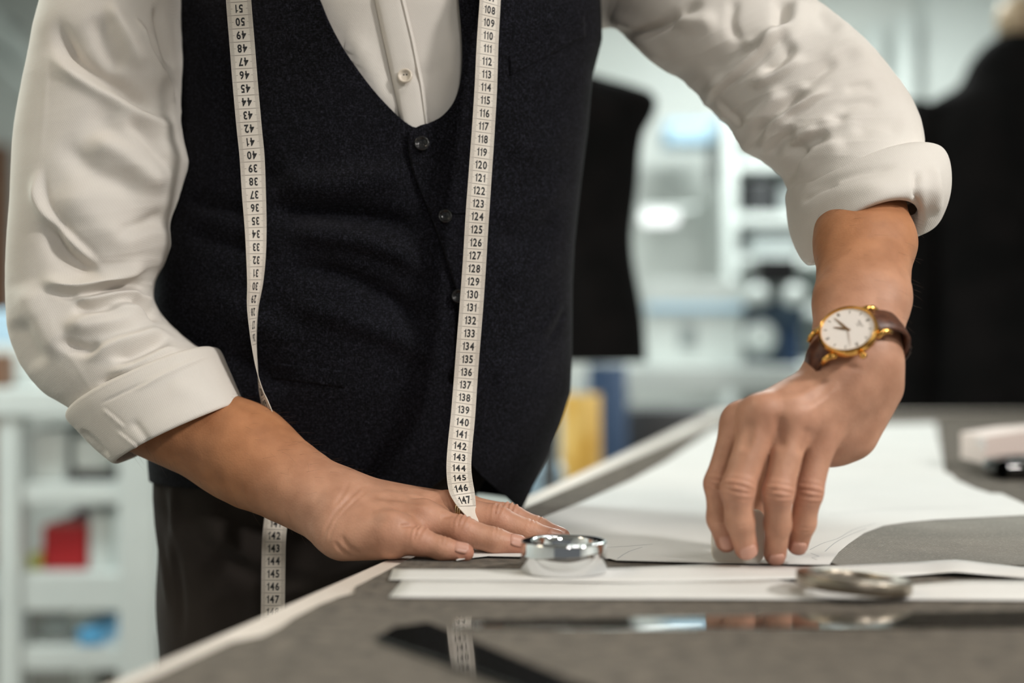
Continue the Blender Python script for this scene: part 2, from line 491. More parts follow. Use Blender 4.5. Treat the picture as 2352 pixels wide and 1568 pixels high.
for p in inset(top_poly, 0.10):
    obj('leg', MB().box((p[0] - .03, p[1] - .03, 0), (p[0] + .03, p[1] + .03, TZ - 0.131), bev=.004).mesh('leg'), M_white_paint, tab)

# felt with an uneven cut left edge
felt = []
wob = [(0.33, .018), (0.60, .015), (0.672, .016), (0.735, .018), (0.752, .027), (0.775, .027), (0.80, .024), (0.84, .023), (0.865, .025), (0.880, .029), (0.90, .022), (0.95, .021), (1.0, .019),
       (1.2, .024), (1.6, .030), (2.2, .036), (2.8, .040), (3.05, .045)]
for Y, o_ in wob: felt.append(edge_pt(Y, o_))
felt += [np.array([0.53, 3.09]), np.array([1.70, 3.15]), np.array([1.62, 0.33])]
obj('felt_cover', MB().prism(felt, TZ - 0.001, TZ + 0.0008).mesh('felt_cover'), M_felt, label='grey brown felt cover spread over the whole cutting table', cat='felt')

# ------------------------------------------------------------------ paper patterns and grey cloth on the felt
def sheet(name, pts, z, th, m, lift=None, **kw):
    poly = [T(x, y, z)[:2] for x, y in pts]
    me = MB().prism(poly, z, z + th).mesh(name)
    return obj(name, me, m, **kw)

Z0 = TZ + 0.0012
# dark suiting under the big pattern, showing at its curved cut edge
sheet('suiting_cloth', [(2352 + 250, 1176), (2352, 1182), (2150, 1191), (2060, 1197), (1998, 1214), (1960, 1232), (1925, 1262), (1900, 1292), (1925, 1300), (2200, 1298), (2352 + 250, 1302)],
      Z0, 0.0010, M_cloth, label='grey woven suiting cloth showing at the right of the big pattern', cat='fabric')
big = [(1048, 1287), (1090, 1280), (1120, 1277), (1400, 1283), (1415, 1287), (1640, 1293), (1905, 1297), (1914, 1284), (1926, 1268), (1950, 1248), (1985, 1224), (2030, 1207), (2085, 1199), (2150, 1193), (2352, 1183), (2352 + 160, 1176),
       (2352 + 20, 1166), (2300, 1134), (2275, 1133), (2240, 1122), (2200, 1104), (2182, 1088), (2170, 1085), (2166, 1060), (2150, 971), (1640, 984), (1600, 1012), (1530, 1060), (1450, 1103), (1340, 1152), (1242, 1191), (1150, 1228)]
bigz = Z0 + 0.0012
sheet('pattern_sheet', big, bigz, 0.0005, M_paper, label='big white paper pattern piece under both hands', cat='paper')
# pencil lines drawn on it
def pencil(pts, w=0.0005):
    pl = MB()
    q = densify(pts, 12)
    pp = np.array([T(x, y, bigz + 0.0006) for x, y in q])
    t = np.gradient(pp[:, :2], axis=0); t /= np.linalg.norm(t, axis=1)[:, None] + 1e-9
    n = np.stack([-t[:, 1], t[:, 0]], 1) * w
    vs = []
    for p, d in zip(pp, n): vs += [(p[0] - d[0], p[1] - d[1], p[2]), (p[0] + d[0], p[1] + d[1], p[2])]
    pl.add(vs, [(2*i, 2*i + 1, 2*i + 3, 2*i + 2) for i in range(len(pp) - 1)])
    obj('pencil_line', pl.mesh('pencil_line'), M_pencil, bpy.data.objects['pattern_sheet'])
pencil([(1860, 1262), (1890, 1247), (1925, 1236), (1960, 1216), (2010, 1202)])
pencil([(1895, 1266), (1915, 1248), (1945, 1231), (1990, 1213)])
pencil([(1862, 1270), (1882, 1278), (1862, 1281), (1876, 1285)])
pencil([(1418, 1283), (1440, 1268), (1475, 1256)]); pencil([(1300, 1258), (1400, 1256), (1500, 1249)])
pencil([(1905, 1180), (2060, 1168), (2250, 1163)])

def wavy_strip(name, up, low, zf, th, m, **kw):
    """paper strip between two pixel polylines that lie on the table, lifted by zf(t) metres along it"""
    n = 60
    up = np.array(up, float); low = np.array(low, float)
    xs = np.linspace(0, 1, n)
    U = np.stack([np.interp(xs, np.linspace(0, 1, len(up)), up[:, i]) for i in range(2)], 1)
    W = np.stack([np.interp(xs, np.linspace(0, 1, len(low)), low[:, i]) for i in range(2)], 1)
    vs = []
    m_ = 5
    for i in range(n):
        for j in range(m_):
            f = j / (m_ - 1)
            z = Z0 + zf(xs[i], f)
            x, y = U[i] * (1 - f) + W[i] * f
            vs.append(T(x, y, z))
    q = grid_quads(n, m_)
    me = fast_mesh(name, vs, q)
    o = obj(name, me, m, **kw)
    md = o.modifiers.new('s', 'SOLIDIFY'); md.thickness = th; md.offset = 0
    return o

def zA(t, f):
    return 0.0012 + 0.0030 * math.exp(-((t - .75) / .05) ** 2) * (1 - 0.2 * f) + 0.0012 * math.exp(-((t - .38) / .06) ** 2) * (1 - f) + 0.0006 * math.sin(t * 9) ** 2
wavy_strip('pattern_strip', [(903, 1306), (1200, 1308), (1430, 1303), (1620, 1296), (1845, 1302), (2060, 1292), (2200, 1285), (2360, 1304), (2700, 1300)],
           [(893, 1331), (1200, 1333), (1430, 1337), (1700, 1332), (1850, 1328), (2080, 1322), (2195, 1313), (2360, 1328), (2700, 1330)], zA, 0.0005, M_paper,
           label='creased white pattern strip with the chrome ring standing on it', cat='paper')
def zB(t, f): return 0.0006 + 0.0004 * math.sin(t * 14) ** 2
wavy_strip('pattern_strip', [(925, 1331), (1200, 1334), (1420, 1336), (1780, 1331), (1850, 1342), (2090, 1342), (2200, 1333), (2360, 1333), (2700, 1335)],
           [(893, 1371), (1200, 1373), (1413, 1374), (1700, 1375), (1850, 1376), (2080, 1376), (2200, 1377), (2360, 1378), (2700, 1378)], zB, 0.0005, M_paper,
           label='front white pattern strip nearest the camera, under the worn steel ring', cat='paper')

# ------------------------------------------------------------------ chrome ring weight
rc = T(1295, 1311, Z0 + 0.0022)
def ring_weight(center, ro, ri, h, name, label, m, tilt=None, floor_=True):
    M = Matrix.Translation(Vector(center)) @ (tilt or Matrix.Identity(4))
    root = thing(name, center, label, 'weight')
    e = 0.0012
    prof = [(ri, e), (ri, h - e), (ri + e * .5, h - e * .3), (ri + e, h), (ro - e, h), (ro - e * .3, h - e * .3), (ro, h - e), (ro, e), (ro - e * .3, e * .3), (ro - e, 0), (ri + e, 0), (ri + e * .5, e * .3)]
    o = obj('rim', MB().lathe(prof, 96, M, close=True).mesh('rim', True), m, root)
    smooth_by_angle(o, 50)
    if floor_:
        obj('inset', MB().lathe([(0.0001, h * .35), (ri + 0.0003, h * .35), (ri + 0.0003, h * .25), (0.0001, h * .25)], 64, M).mesh('inset'), M_tin_inside, root)
    return root
ring_weight(rc, 0.0285, 0.0205, 0.0205, 'chrome_ring', 'polished chrome ring weight standing beside the flat hand', M_chrome)
rc2 = T(1960, 1352, Z0 + 0.004)
tl = Matrix.Rotation(math.radians(4.5), 4, 'Y') @ Matrix.Rotation(math.radians(-2), 4, 'X')
ring_weight(rc2, 0.0345, 0.0225, 0.0085, 'steel_ring', 'worn steel ring lying flat on the front pattern strip', M_brushed, tl, floor_=False)

# ------------------------------------------------------------------ rulers in front
def flat_bar(name, pts, z0, th, m, bev=0.0006, **kw):
    poly = [T(x, y, z0)[:2] for x, y in pts]
    o = obj(name, MB().prism(poly, z0, z0 + th).mesh(name), m, **kw)
    md = o.modifiers.new('b', 'BEVEL'); md.width = bev; md.segments = 2
    return o
flat_bar('black_ruler', [(862, 1472), (905, 1447), (985, 1437), (1335, 1580), (1640, 1700), (1400, 1700), (1165, 1580)], TZ + 0.0012, 0.0022, M_black_gloss,
         label='glossy black ruler pointing towards the camera in the foreground', cat='ruler')
cr_ = thing('clear_ruler', T(1700, 1435), 'clear acrylic ruler lying across the foreground felt', 'ruler')
o = flat_bar('blade', [(1045, 1442), (1045, 1428), (1320, 1424), (2352 + 120, 1405), (2352 + 120, 1444), (1320, 1446)], TZ + 0.0012, 0.0014, M_acrylic, parent=cr_)
tk = MB()
for i in range(7):
    x0 = 1052 + i * 9
    p = T(x0, 1424 - i * .3, TZ + 0.0036); 
    tk.box((p[0] - .0003, p[1] - (0.016 if i % 5 == 0 else 0.012), TZ + 0.0026), (p[0] + .0003, p[1] - .006, TZ + 0.00265))
obj('scale_marks', tk.mesh('scale_marks'), M_white_paint, cr_)

# ------------------------------------------------------------------ pink-white card box with flap and black handle at the right of the table
bx0 = T(2262, 1064, TZ + 0.012)
t = thing('card_block', (bx0[0] + .05, bx0[1], TZ), 'pinkish white card block with a torn flap at the right edge', 'box')
d0 = bx0[1]
def PX(px, d): return (px - 1176) / K * d
def PZ(py, d): return CAMZ - (py - 784) / K * d
mb = MB()
x0, x1 = PX(2262, d0), PX(2450, d0)
zb = PZ(1066, d0); zt = PZ(1004, d0); zt2 = PZ(984, d0)
front = [(x0, zb), (x1, zb), (x1, zt2), (PX(2350, d0), PZ(990, d0)), (x0, zt)]
vs = [(x, d0, z) for x, z in front] + [(x, d0 + .09, z) for x, z in front]
n = len(front)
mb.add(vs, [tuple(range(n)), tuple(range(n, 2*n))[::-1]] + [(i, i + n, (i + 1) % n + n, (i + 1) % n) for i in range(n)])
obj('block', mb.mesh('block'), M_pink, t)
fl = MB().add([P(2236, 1012, d0), P(2264, 1006, d0 - .001), P(2264, 1034, d0 - .001), P(2236, 1012, d0 + .002), P(2264, 1006, d0 + .004), P(2264, 1034, d0 + .004)],
              [(0, 1, 2), (5, 4, 3), (0, 3, 4, 1), (1, 4, 5, 2), (2, 5, 3, 0)])
obj('flap', fl.mesh('flap'), M_paper, t)
hb = T(2320, 1106)
t2 = thing('scissor_handle', (hb[0] + .03, hb[1], TZ), 'glossy black scissor handle under the pinkish card block', 'scissors')
dH = hb[1]
mbh = MB()
c = np.array([PX(2289, dH) + .012, dH + .01, TZ + 0.0125])
pts = [c + np.array([0, 0, 0]), c + np.array([.02, .002, 0]), c + np.array([.06, .004, 0]), c + np.array([.10, .02, 0]), c + np.array([.115, .05, 0]), c + np.array([.09, .075, 0]), c + np.array([.04, .075, 0]), c + np.array([.005, .05, 0]), c + np.array([-.003, .02, 0])]
mbh.tube(list(densify(pts + [pts[0]], 0.006)), 0.0112, 14, cap=False)
obj('loop', mbh.mesh('loop', True), M_black_gloss, t2)
obj('shank', MB().box((c[0] + .10, c[1] + .02, TZ + .004), (c[0] + .3, c[1] + .04, TZ + .012), bev=.002).mesh('shank'), M_chrome, t2)

# ================================================================== the person
person = thing('person', (-0.15, 1.24, 0), 'person in a white shirt and dark vest leaning over the cutting table', 'person')

# ---- signed distance helpers
def seg(p, a, b, ra, rb):
    a = np.asarray(a); b = np.asarray(b)
    ba = b - a; pa = p - a
    t = np.clip(pa @ ba / (ba @ ba), 0, 1)
    return np.linalg.norm(pa - t[:, None] * ba, axis=1) - (ra + (rb - ra) * t)

def ell(p, c, r, R=None):
    q = p - np.asarray(c)
    if R is not None: q = q @ R
    r = np.asarray(r)
    k0 = np.linalg.norm(q / r, axis=1); k1 = np.linalg.norm(q / (r * r), axis=1)
    return k0 * (k0 - 1) / (k1 + 1e-9)

def smin(a, b, k):
    h = np.maximum(k - np.abs(a - b), 0) / k
    return np.minimum(a, b) - h * h * k * .25

def surface_nets(fn, lo, hi, h, B=12):
    lo = np.asarray(lo, float); hi = np.asarray(hi, float)
    nb = np.ceil((hi - lo) / (h * B)).astype(int)
    bi = np.stack(np.meshgrid(*[np.arange(k) for k in nb], indexing='ij'), -1).reshape(-1, 3)
    cen = lo + (bi + .5) * B * h
    fc = fn(cen)
    V = np.ones(tuple(nb * B), np.float32)
    Vb = V.reshape(nb[0], B, nb[1], B, nb[2], B)
    loc = np.stack(np.meshgrid(*[np.arange(B)] * 3, indexing='ij'), -1).reshape(-1, 3) * h
    act = np.abs(fc) < B * h * 1.15
    for k in np.where(~act & (fc < 0))[0]:
        i, j, l = bi[k]; Vb[i, :, j, :, l, :] = -1
    ai = np.where(act)[0]
    for c in range(0, len(ai), 60):
        ks = ai[c:c + 60]
        base = lo + bi[ks] * B * h
        pts = (base[:, None] + loc[None]).reshape(-1, 3)
        val = fn(pts).astype(np.float32).reshape(len(ks), B, B, B)
        for m, k in enumerate(ks):
            i, j, l = bi[k]; Vb[i, :, j, :, l, :] = val[m]
    S = V < 0
    cnt = np.zeros(tuple(np.array(V.shape) - 1), np.uint8)
    for dx in (0, 1):
        for dy in (0, 1):
            for dz in (0, 1):
                cnt += S[dx:S.shape[0] - 1 + dx, dy:S.shape[1] - 1 + dy, dz:S.shape[2] - 1 + dz]
    idx = np.argwhere((cnt > 0) & (cnt < 8))
    corners = np.array([[a, b, c] for a in (0, 1) for b in (0, 1) for c in (0, 1)])
    vals = np.stack([V[idx[:, 0] + c[0], idx[:, 1] + c[1], idx[:, 2] + c[2]] for c in corners], 1)
    acc = np.zeros((len(idx), 3)); num = np.zeros(len(idx))
    for a in range(8):
        for b in range(a + 1, 8):
            if np.abs(corners[a] - corners[b]).sum() != 1: continue
            va, vb = vals[:, a], vals[:, b]
            m = (va < 0) != (vb < 0)
            t = np.where(m, va / np.where(m, va - vb, 1), 0)
            acc += m[:, None] * (corners[a] + t[:, None] * (corners[b] - corners[a])); num += m
    verts = lo + (idx + acc / num[:, None]) * h
    ids = -np.ones(cnt.shape, np.int32); ids[idx[:, 0], idx[:, 1], idx[:, 2]] = np.arange(len(idx))
    quads = []
    for ax in range(3):
        o1, o2 = (ax + 1) % 3, (ax + 2) % 3
        sl0 = [slice(None)] * 3; sl1 = [slice(None)] * 3
        sl0[ax] = slice(0, -1); sl1[ax] = slice(1, None)
        A = S[tuple(sl0)]; Bq = S[tuple(sl1)]
        e = np.argwhere(A != Bq)
        ok = (e[:, o1] > 0) & (e[:, o2] > 0) & (e[:, o1] < cnt.shape[o1]) & (e[:, o2] < cnt.shape[o2]) & (e[:, ax] < cnt.shape[ax])
        e = e[ok]
        inside = A[e[:, 0], e[:, 1], e[:, 2]]
        def cid(d1, d2):
            q = e.copy(); q[:, o1] += d1; q[:, o2] += d2
            return ids[q[:, 0], q[:, 1], q[:, 2]]
        q = np.stack([cid(-1, -1), cid(0, -1), cid(0, 0), cid(-1, 0)], 1)
        q[~inside] = q[~inside][:, ::-1]
        quads.append(q[(q >= 0).all(1)])
    return verts, np.concatenate(quads)

def relax(v, q, it=2, lam=.5):
    """laplacian smoothing over quad edges"""
    e = np.concatenate([q[:, [0, 1]], q[:, [1, 2]], q[:, [2, 3]], q[:, [3, 0]]])
    for _ in range(it):
        s = np.zeros_like(v); c = np.zeros(len(v))
        np.add.at(s, e[:, 0], v[e[:, 1]]); np.add.at(c, e[:, 0], 1)
        np.add.at(s, e[:, 1], v[e[:, 0]]); np.add.at(c, e[:, 1], 1)
        v = v + lam * (s / np.maximum(c, 1)[:, None] - v)
    return v

mm = 0.001
# ---- the hand lying flat (his right hand)
def chain(rows): return [(P(x, y, d), r * mm) for x, y, d, r in rows]
FL = {
    'pinky':  chain([(896, 1224, 1.012, 13.0), (962, 1243, 1.004, 9.6), (1016, 1259, 1.003, 8.0), (1068, 1268, 1.003, 6.6)]),
    'ring':   chain([(972, 1194, 1.035, 12.8), (1058, 1219, 1.026, 10.6), (1136, 1241, 1.026, 9.0), (1192, 1252, 1.028, 7.4)]),
    'middle': chain([(1030, 1170, 1.062, 12.3), (1140, 1193, 1.056, 10.6), (1215, 1222, 1.054, 8.8), (1280, 1239, 1.054, 7.2)]),
    'index':  chain([(1050, 1166, 1.090, 11.5), (1170, 1186, 1.082, 9.5), (1236, 1212, 1.078, 8.0), (1290, 1232, 1.076, 6.6)]),
    'thumb':  chain([(850, 1190, 1.095, 14.0), (930, 1225, 1.125, 11.0), (1010, 1222, 1.140, 9.5), (1060, 1222, 1.145, 8.0)]),
}
WL = P(778, 1172, 1.058)
def finger_sdf(p, ch, k=4 * mm, knuckle=0.0):
    d = None
    for (a, ra), (b, rb) in zip(ch[:-1], ch[1:]):
        # slimmer shafts between the joints
        mid = (a + b) / 2; rm = (ra + rb) / 2 * .985
        s = np.minimum(seg(p, a, mid, ra, rm), seg(p, mid, b, rm, rb))
        d = s if d is None else smin(d, s, k)
    return d

def hand_left(p):
    f = {n: finger_sdf(p, c) for n, c in FL.items()}
    palm = seg(p, P(800, 1150, 1.075), FL['index'][0][0], 19 * mm, 11.5 * mm)
    palm = smin(palm, seg(p, P(800, 1160, 1.062), FL['middle'][0][0], 20 * mm, 12 * mm), 14 * mm)
    palm = smin(palm, seg(p, P(796, 1180, 1.047), FL['ring'][0][0], 20 * mm, 12.3 * mm), 14 * mm)
    palm = smin(palm, seg(p, P(792, 1205, 1.035), FL['pinky'][0][0], 20 * mm, 12.8 * mm), 14 * mm)
    palm = smin(palm, seg(p, P(788, 1240, 1.022), P(905, 1243, 1.014), 13.5 * mm, 10 * mm), 16 * mm)      # hypothenar
    palm = smin(palm, seg(p, P(800, 1195, 1.09), P(900, 1225, 1.11), 17 * mm, 13 * mm), 14 * mm)          # thenar
    # forearm: two blended tapered rods
    fa = seg(p, P(330, 925, 1.115), P(560, 1040, 1.095), 39 * mm, 34.5 * mm)
    fa = smin(fa, seg(p, P(560, 1040, 1.095), P(770, 1160, 1.062), 34.5 * mm, 25 * mm), 20 * mm)
    fa = smin(fa, seg(p, P(600, 1075, 1.085), P(772, 1182, 1.042), 30 * mm, 23.5 * mm), 12 * mm)
    d = smin(palm, fa, 16 * mm)
    # web between the finger roots
    names = ['pinky', 'ring', 'middle', 'index']
    for a, b in zip(names[:-1], names[1:]):
        pa = FL[a][0][0] * .82 + FL[a][1][0] * .18; pb = FL[b][0][0] * .82 + FL[b][1][0] * .18
        d = smin(d, seg(p, pa, pb, 8.5 * mm, 8 * mm), 6 * mm)
    fing = None
    for n in names + ['thumb']:
        fing = f[n] if fing is None else smin(fing, f[n], 1.2 * mm)
    return smin(d, fing, 7 * mm)

# ---- the hand holding the chalk (his left hand)
FR = {
    'index':  chain([(1700, 970, .968, 12.0), (1654, 1110, .962, 10.6), (1655, 1190, .963, 9.0), (1668, 1243, .967, 7.6)]),
    'middle': chain([(1751, 953, .950, 12.6), (1694, 1122, .938, 11.0), (1699, 1195, .944, 9.4), (1714, 1258, .956, 8.2)]),
    'ring':   chain([(1822, 966, .950, 12.4), (1787, 1130, .938, 10.2), (1786, 1204, .950, 8.8), (1780, 1272, .968, 7.8)]),
    'pinky':  chain([(1882, 998, .962, 12.2), (1857, 1130, .954, 9.4), (1845, 1200, .962, 8.4), (1832, 1250, .972, 7.4)]),
    'thumb':  chain([(1830, 1000, .995, 15.0), (1775, 1070, 1.005, 12.0), (1738, 1150, 1.006, 10.0), (1712, 1216, 1.001, 8.5)]),
}
# watch frame: e1 along the strap, e2 up the arm, nW out of the dial
a20 = math.radians(21)
e1 = np.array([math.cos(a20), 0, math.sin(a20)])
e2i = np.array([-math.sin(a20), 0, math.cos(a20)])
TILT = math.radians(44)
nW = np.array([0, -1, 0]) * math.cos(TILT) + e2i * math.sin(TILT)
e2 = e2i * math.cos(TILT) + np.array([0, 1, 0]) * math.sin(TILT)
ROT = math.radians(6)                          # the dial is turned a little to the picture's left
nW, e1 = nW * math.cos(ROT) - e1 * math.sin(ROT), e1 * math.cos(ROT) + nW * math.sin(ROT)
WC = P(1946, 753, 0.944)                       # centre of the watch glass
WRC = WC - nW * 0.027                          # centre of the wrist under the watch
def hand_right(p):
    f = {n: finger_sdf(p, c) for n, c in FR.items()}
    base = P(1952, 868, .972)
    palm = None
    for n, (off, r0) in {'index': (-.017, 15.5), 'middle': (-.007, 17), 'ring': (.004, 17), 'pinky': (.014, 15.5)}.items():
        s = seg(p, base + e1 * off, FR[n][0][0], r0 * mm, FR[n][0][1])
        palm = s if palm is None else smin(palm, s, 13 * mm)
    palm = smin(palm, seg(p, P(2000, 880, .985), P(1900, 1030, .988), 15 * mm, 12 * mm), 16 * mm)     # little-finger edge of the palm
    palm = smin(palm, seg(p, P(2012, 895, .985), P(1962, 1000, .985), 14 * mm, 15 * mm), 22 * mm)
    palm = smin(palm, seg(p, P(1880, 900, .995), P(1800, 1010, 1.005), 16 * mm, 14 * mm), 16 * mm)     # thumb pad, behind
    up = WRC + e2 * .20
    fa = None
    exf = np.array([math.cos(.12), 0, math.sin(.12)])
    for o_ in (-1, 1):
        w0 = P(1964, 812, .972) + exf * o_ * .0098; w1 = P(1980, 690, 1.003) + exf * o_ * .0098; w2 = P(1987, 560, 1.048) + exf * o_ * .0100; w3 = P(1955, 380, 1.12) + exf * o_ * .008
        s = smin(seg(p, w0, w1, 21.2 * mm, 22.8 * mm), seg(p, w1, w2, 22.8 * mm, 25.2 * mm), 10 * mm)
        s = smin(s, seg(p, w2, w3, 25.2 * mm, 28 * mm), 12 * mm)
        fa = s if fa is None else smin(fa, s, 16 * mm)
    fa = smin(fa, seg(p, P(1966, 815, .975), base, 21 * mm, 19 * mm), 16 * mm)
    d = smin(palm, fa, 15 * mm)
    names = ['index', 'middle', 'ring', 'pinky']
    for a, b in zip(names[:-1], names[1:]):
        pa = FR[a][0][0] * .82 + FR[a][1][0] * .18; pb = FR[b][0][0] * .82 + FR[b][1][0] * .18
        d = smin(d, seg(p, pa + [0, .004, 0], pb + [0, .004, 0], 8.5 * mm, 8.5 * mm), 6 * mm)
    fing = None
    for n in names + ['thumb']:
        fing = f[n] if fing is None else smin(fing, f[n], 1.0 * mm)
    return smin(d, fing, 7 * mm)

# ---- the rest of the body, coarse, almost all of it under the clothes
def body_coarse(p):
    d = seg(p, (-.15, 1.27, 1.02), (-.135, 1.25, 1.26), .095, .105)
    d = smin(d, seg(p, (-.22, 1.25, 1.20), (-.08, 1.25, 1.24), .085, .085), .06)
    d = smin(d, seg(p, (-.21, 1.26, 1.34), (-.02, 1.26, 1.34), .065, .065), .06)
    sl = P(340, -130, 1.21); el = P(205, 780, 1.135)
    sr = P(1380, -110, 1.26); er = P(1930, 300, 1.14)
    d = smin(d, seg(p, sl, el, .036, .034), .04)
    d = smin(d, seg(p, el, P(430, 975, 1.11), .034, .032), .03)
    d = smin(d, seg(p, sr, er, .036, .034), .04)
    d = smin(d, seg(p, er, P(1975, 430, 1.10), .034, .03), .03)
    d = smin(d, seg(p, (-.12, 1.22, 1.38), (-.115, 1.14, 1.50), .055, .052), .04)     # neck
    hc = np.array([-.11, 1.08, 1.575])
    d = smin(d, ell(p, hc, (.073, .094, .108)), .04)
    d = smin(d, ell(p, hc + [0, -.035, -.07], (.052, .062, .05)), .03)               # jaw
    d = smin(d, seg(p, hc + [0, -.092, .015], hc + [0, -.112, -.022], .007, .013), .012)   # nose
    for s in (-1, 1):
        d = smin(d, ell(p, hc + [s * .075, .01, -.01], (.009, .019, .031)), .008)     # ears
        d = smin(d, seg(p, (-.17 + s * .052, 1.27, .98), (-.17 + s * .06, 1.27, .50), .062, .048), .03)
        d = smin(d, seg(p, (-.17 + s * .06, 1.27, .50), (-.17 + s * .07, 1.29, .09), .048, .036), .03)
        d = smin(d, seg(p, (-.17 + s * .073, 1.30, .05), (-.17 + s * .078, 1.16, .035), .03, .028), .03)
    return d

V1, Q1 = surface_nets(hand_left, (-.30, .96, .895), (.075, 1.19, 1.075), 1.15 * mm)
V2, Q2 = surface_nets(hand_right, (.118, .89, .905), (.345, 1.20, 1.26), 1.15 * mm)
V3, Q3 = surface_nets(body_coarse, (-.40, .88, 0.0), (.36, 1.45, 1.72), 8 * mm)
V1 = relax(V1, Q1, 2); V2 = relax(V2, Q2, 2); V3 = relax(V3, Q3, 3)

# knuckle creases, tendons and wrist lines sculpted into the skin
def crease(v, n, c, axis, dorsal, half, lam, amp, count=3, span=9 * mm):
    rel = v - c
    s = rel @ axis
    lat = rel - np.outer(s, axis)
    face = smoothstep(.15, .75, n @ dorsal)
    near = np.exp(-(np.linalg.norm(lat, axis=1) / span) ** 4)
    curve = s + .10 * (lat @ np.cross(axis, dorsal)) ** 2 / half * np.sign(s)
    w = np.exp(-(s / (lam * count * .45)) ** 2) * near * face
    return n * (amp * w * (np.sin(curve / lam * 2 * math.pi + 1.4) - .35))[:, None]

def dorsal_of(ch, k, d):
    ax = ch[min(k + 1, len(ch) - 1)][0] - ch[max(k - 1, 0)][0]; ax /= np.linalg.norm(ax)
    d = np.asarray(d, float); d = d - ax * (d @ ax); d /= np.linalg.norm(d)
    return ax, d

DL = np.array([.18, -.42, .90]); DR = np.array([-.05, -1.0, .10])
n1 = vert_normals(V1, Q1); add = np.zeros_like(V1)
for nm in ('pinky', 'ring', 'middle', 'index'):
    ax, dd = dorsal_of(FL[nm], 1, DL); add += crease(V1, n1, FL[nm][1][0] + dd * FL[nm][1][1], ax, dd, 8 * mm, 3.9 * mm, .95 * mm, 3, 10 * mm)
    ax, dd = dorsal_of(FL[nm], 2, DL); add += crease(V1, n1, FL[nm][2][0] + dd * FL[nm][2][1], ax, dd, 7 * mm, 3.4 * mm, .5 * mm, 2, 8 * mm)
    # bulge of the knuckle
    for k, a_, s_ in ((1, .9, 8), (0, 1.6, 9)):
        c = FL[nm][k][0] + DL * FL[nm][k][1]
        add += n1 * (a_ * mm * np.exp(-(np.linalg.norm(V1 - c, axis=1) / (s_ * mm)) ** 2))[:, None]
q1 = proj(V1)
front1 = smoothstep(.0, .35, -n1[:, 1] + .35 * n1[:, 2])
SK1 = [([(843, 1103), (800, 1145), (768, 1180), (748, 1215), (738, 1246)], 4.5, -.9 * mm, 'r'),
       ([(856, 1117), (812, 1152), (778, 1190), (758, 1228), (755, 1258)], 3.5, -.6 * mm, 'r'),
       ([(806, 1095), (790, 1130), (765, 1165)], 4, -.5 * mm, 'r'),
       ([(915, 1209), (945, 1206), (965, 1212)], 4, -1.1 * mm, 'r'),
       ([(840, 1150), (920, 1160), (1000, 1175)], 12, 1.0 * mm, 'r'), ([(850, 1180), (920, 1188), (960, 1196)], 11, .9 * mm, 'r'),
       ([(845, 1130), (930, 1138), (1010, 1152)], 8, .8 * mm, 'r'), ([(860, 1142), (930, 1149), (1000, 1162)], 7, -.8 * mm, 'r'),
       ([(780, 1225), (800, 1255), (830, 1275)], 7, -.6 * mm, 'r'), ([(765, 1240), (785, 1265), (810, 1282)], 5, -.5 * mm, 'r'),
       ([(1010, 1190), (1040, 1182), (1066, 1188)], 5, -.8 * mm, 'r')]
add += n1 * (stroke_field(q1, SK1) * 1.6 * front1)[:, None]
add += n1 * (vnoise(V1, 420, 3) * .12 * mm)[:, None]
V1 = V1 + add
n2 = vert_normals(V2, Q2); add = np.zeros_like(V2)
for nm in ('pinky', 'ring', 'middle', 'index'):
    ax, dd = dorsal_of(FR[nm], 1, DR); add += crease(V2, n2, FR[nm][1][0] + dd * FR[nm][1][1], ax, dd, 8 * mm, 4.2 * mm, .95 * mm, 3, 10 * mm)
    ax, dd = dorsal_of(FR[nm], 2, DR); add += crease(V2, n2, FR[nm][2][0] + dd * FR[nm][2][1], ax, dd, 7 * mm, 3.4 * mm, .45 * mm, 2, 8 * mm)
    for k, a_, s_ in ((1, .5, 8), (0, 2.8, 11)):
        c = FR[nm][k][0] + np.array([0, -.75, .65]) * FR[nm][k][1] if k == 0 else FR[nm][k][0] + DR * FR[nm][k][1]
        add += n2 * (a_ * mm * np.exp(-(np.linalg.norm(V2 - c, axis=1) / (s_ * mm)) ** 2))[:, None]
q2 = proj(V2); front2 = smoothstep(.1, .5, -n2[:, 1])
SK2 = [([(1783, 945), (1790, 985), (1793, 1040)], 14, -1.3 * mm, 'r'), ([(1724, 955), (1718, 995), (1708, 1040)], 13, -1.0 * mm, 'r'), ([(1858, 975), (1848, 1010), (1838, 1050)], 13, -1.1 * mm, 'r'),
       ([(1905, 868), (1850, 905), (1775, 935)], 10, .8 * mm, 'r'), ([(1930, 880), (1890, 920), (1845, 950)], 10, .7 * mm, 'r'), ([(1880, 830), (1930, 838), (1990, 850)], 6, -.5 * mm, 'r'),
       ([(1850, 845), (1900, 838), (1960, 842)], 4, -.35 * mm, 'r')]
add += n2 * (stroke_field(q2, SK2) * 1.35 * front2)[:, None]
add += n2 * (vnoise(V2, 420, 5) * .12 * mm)[:, None]
V2 = V2 + add

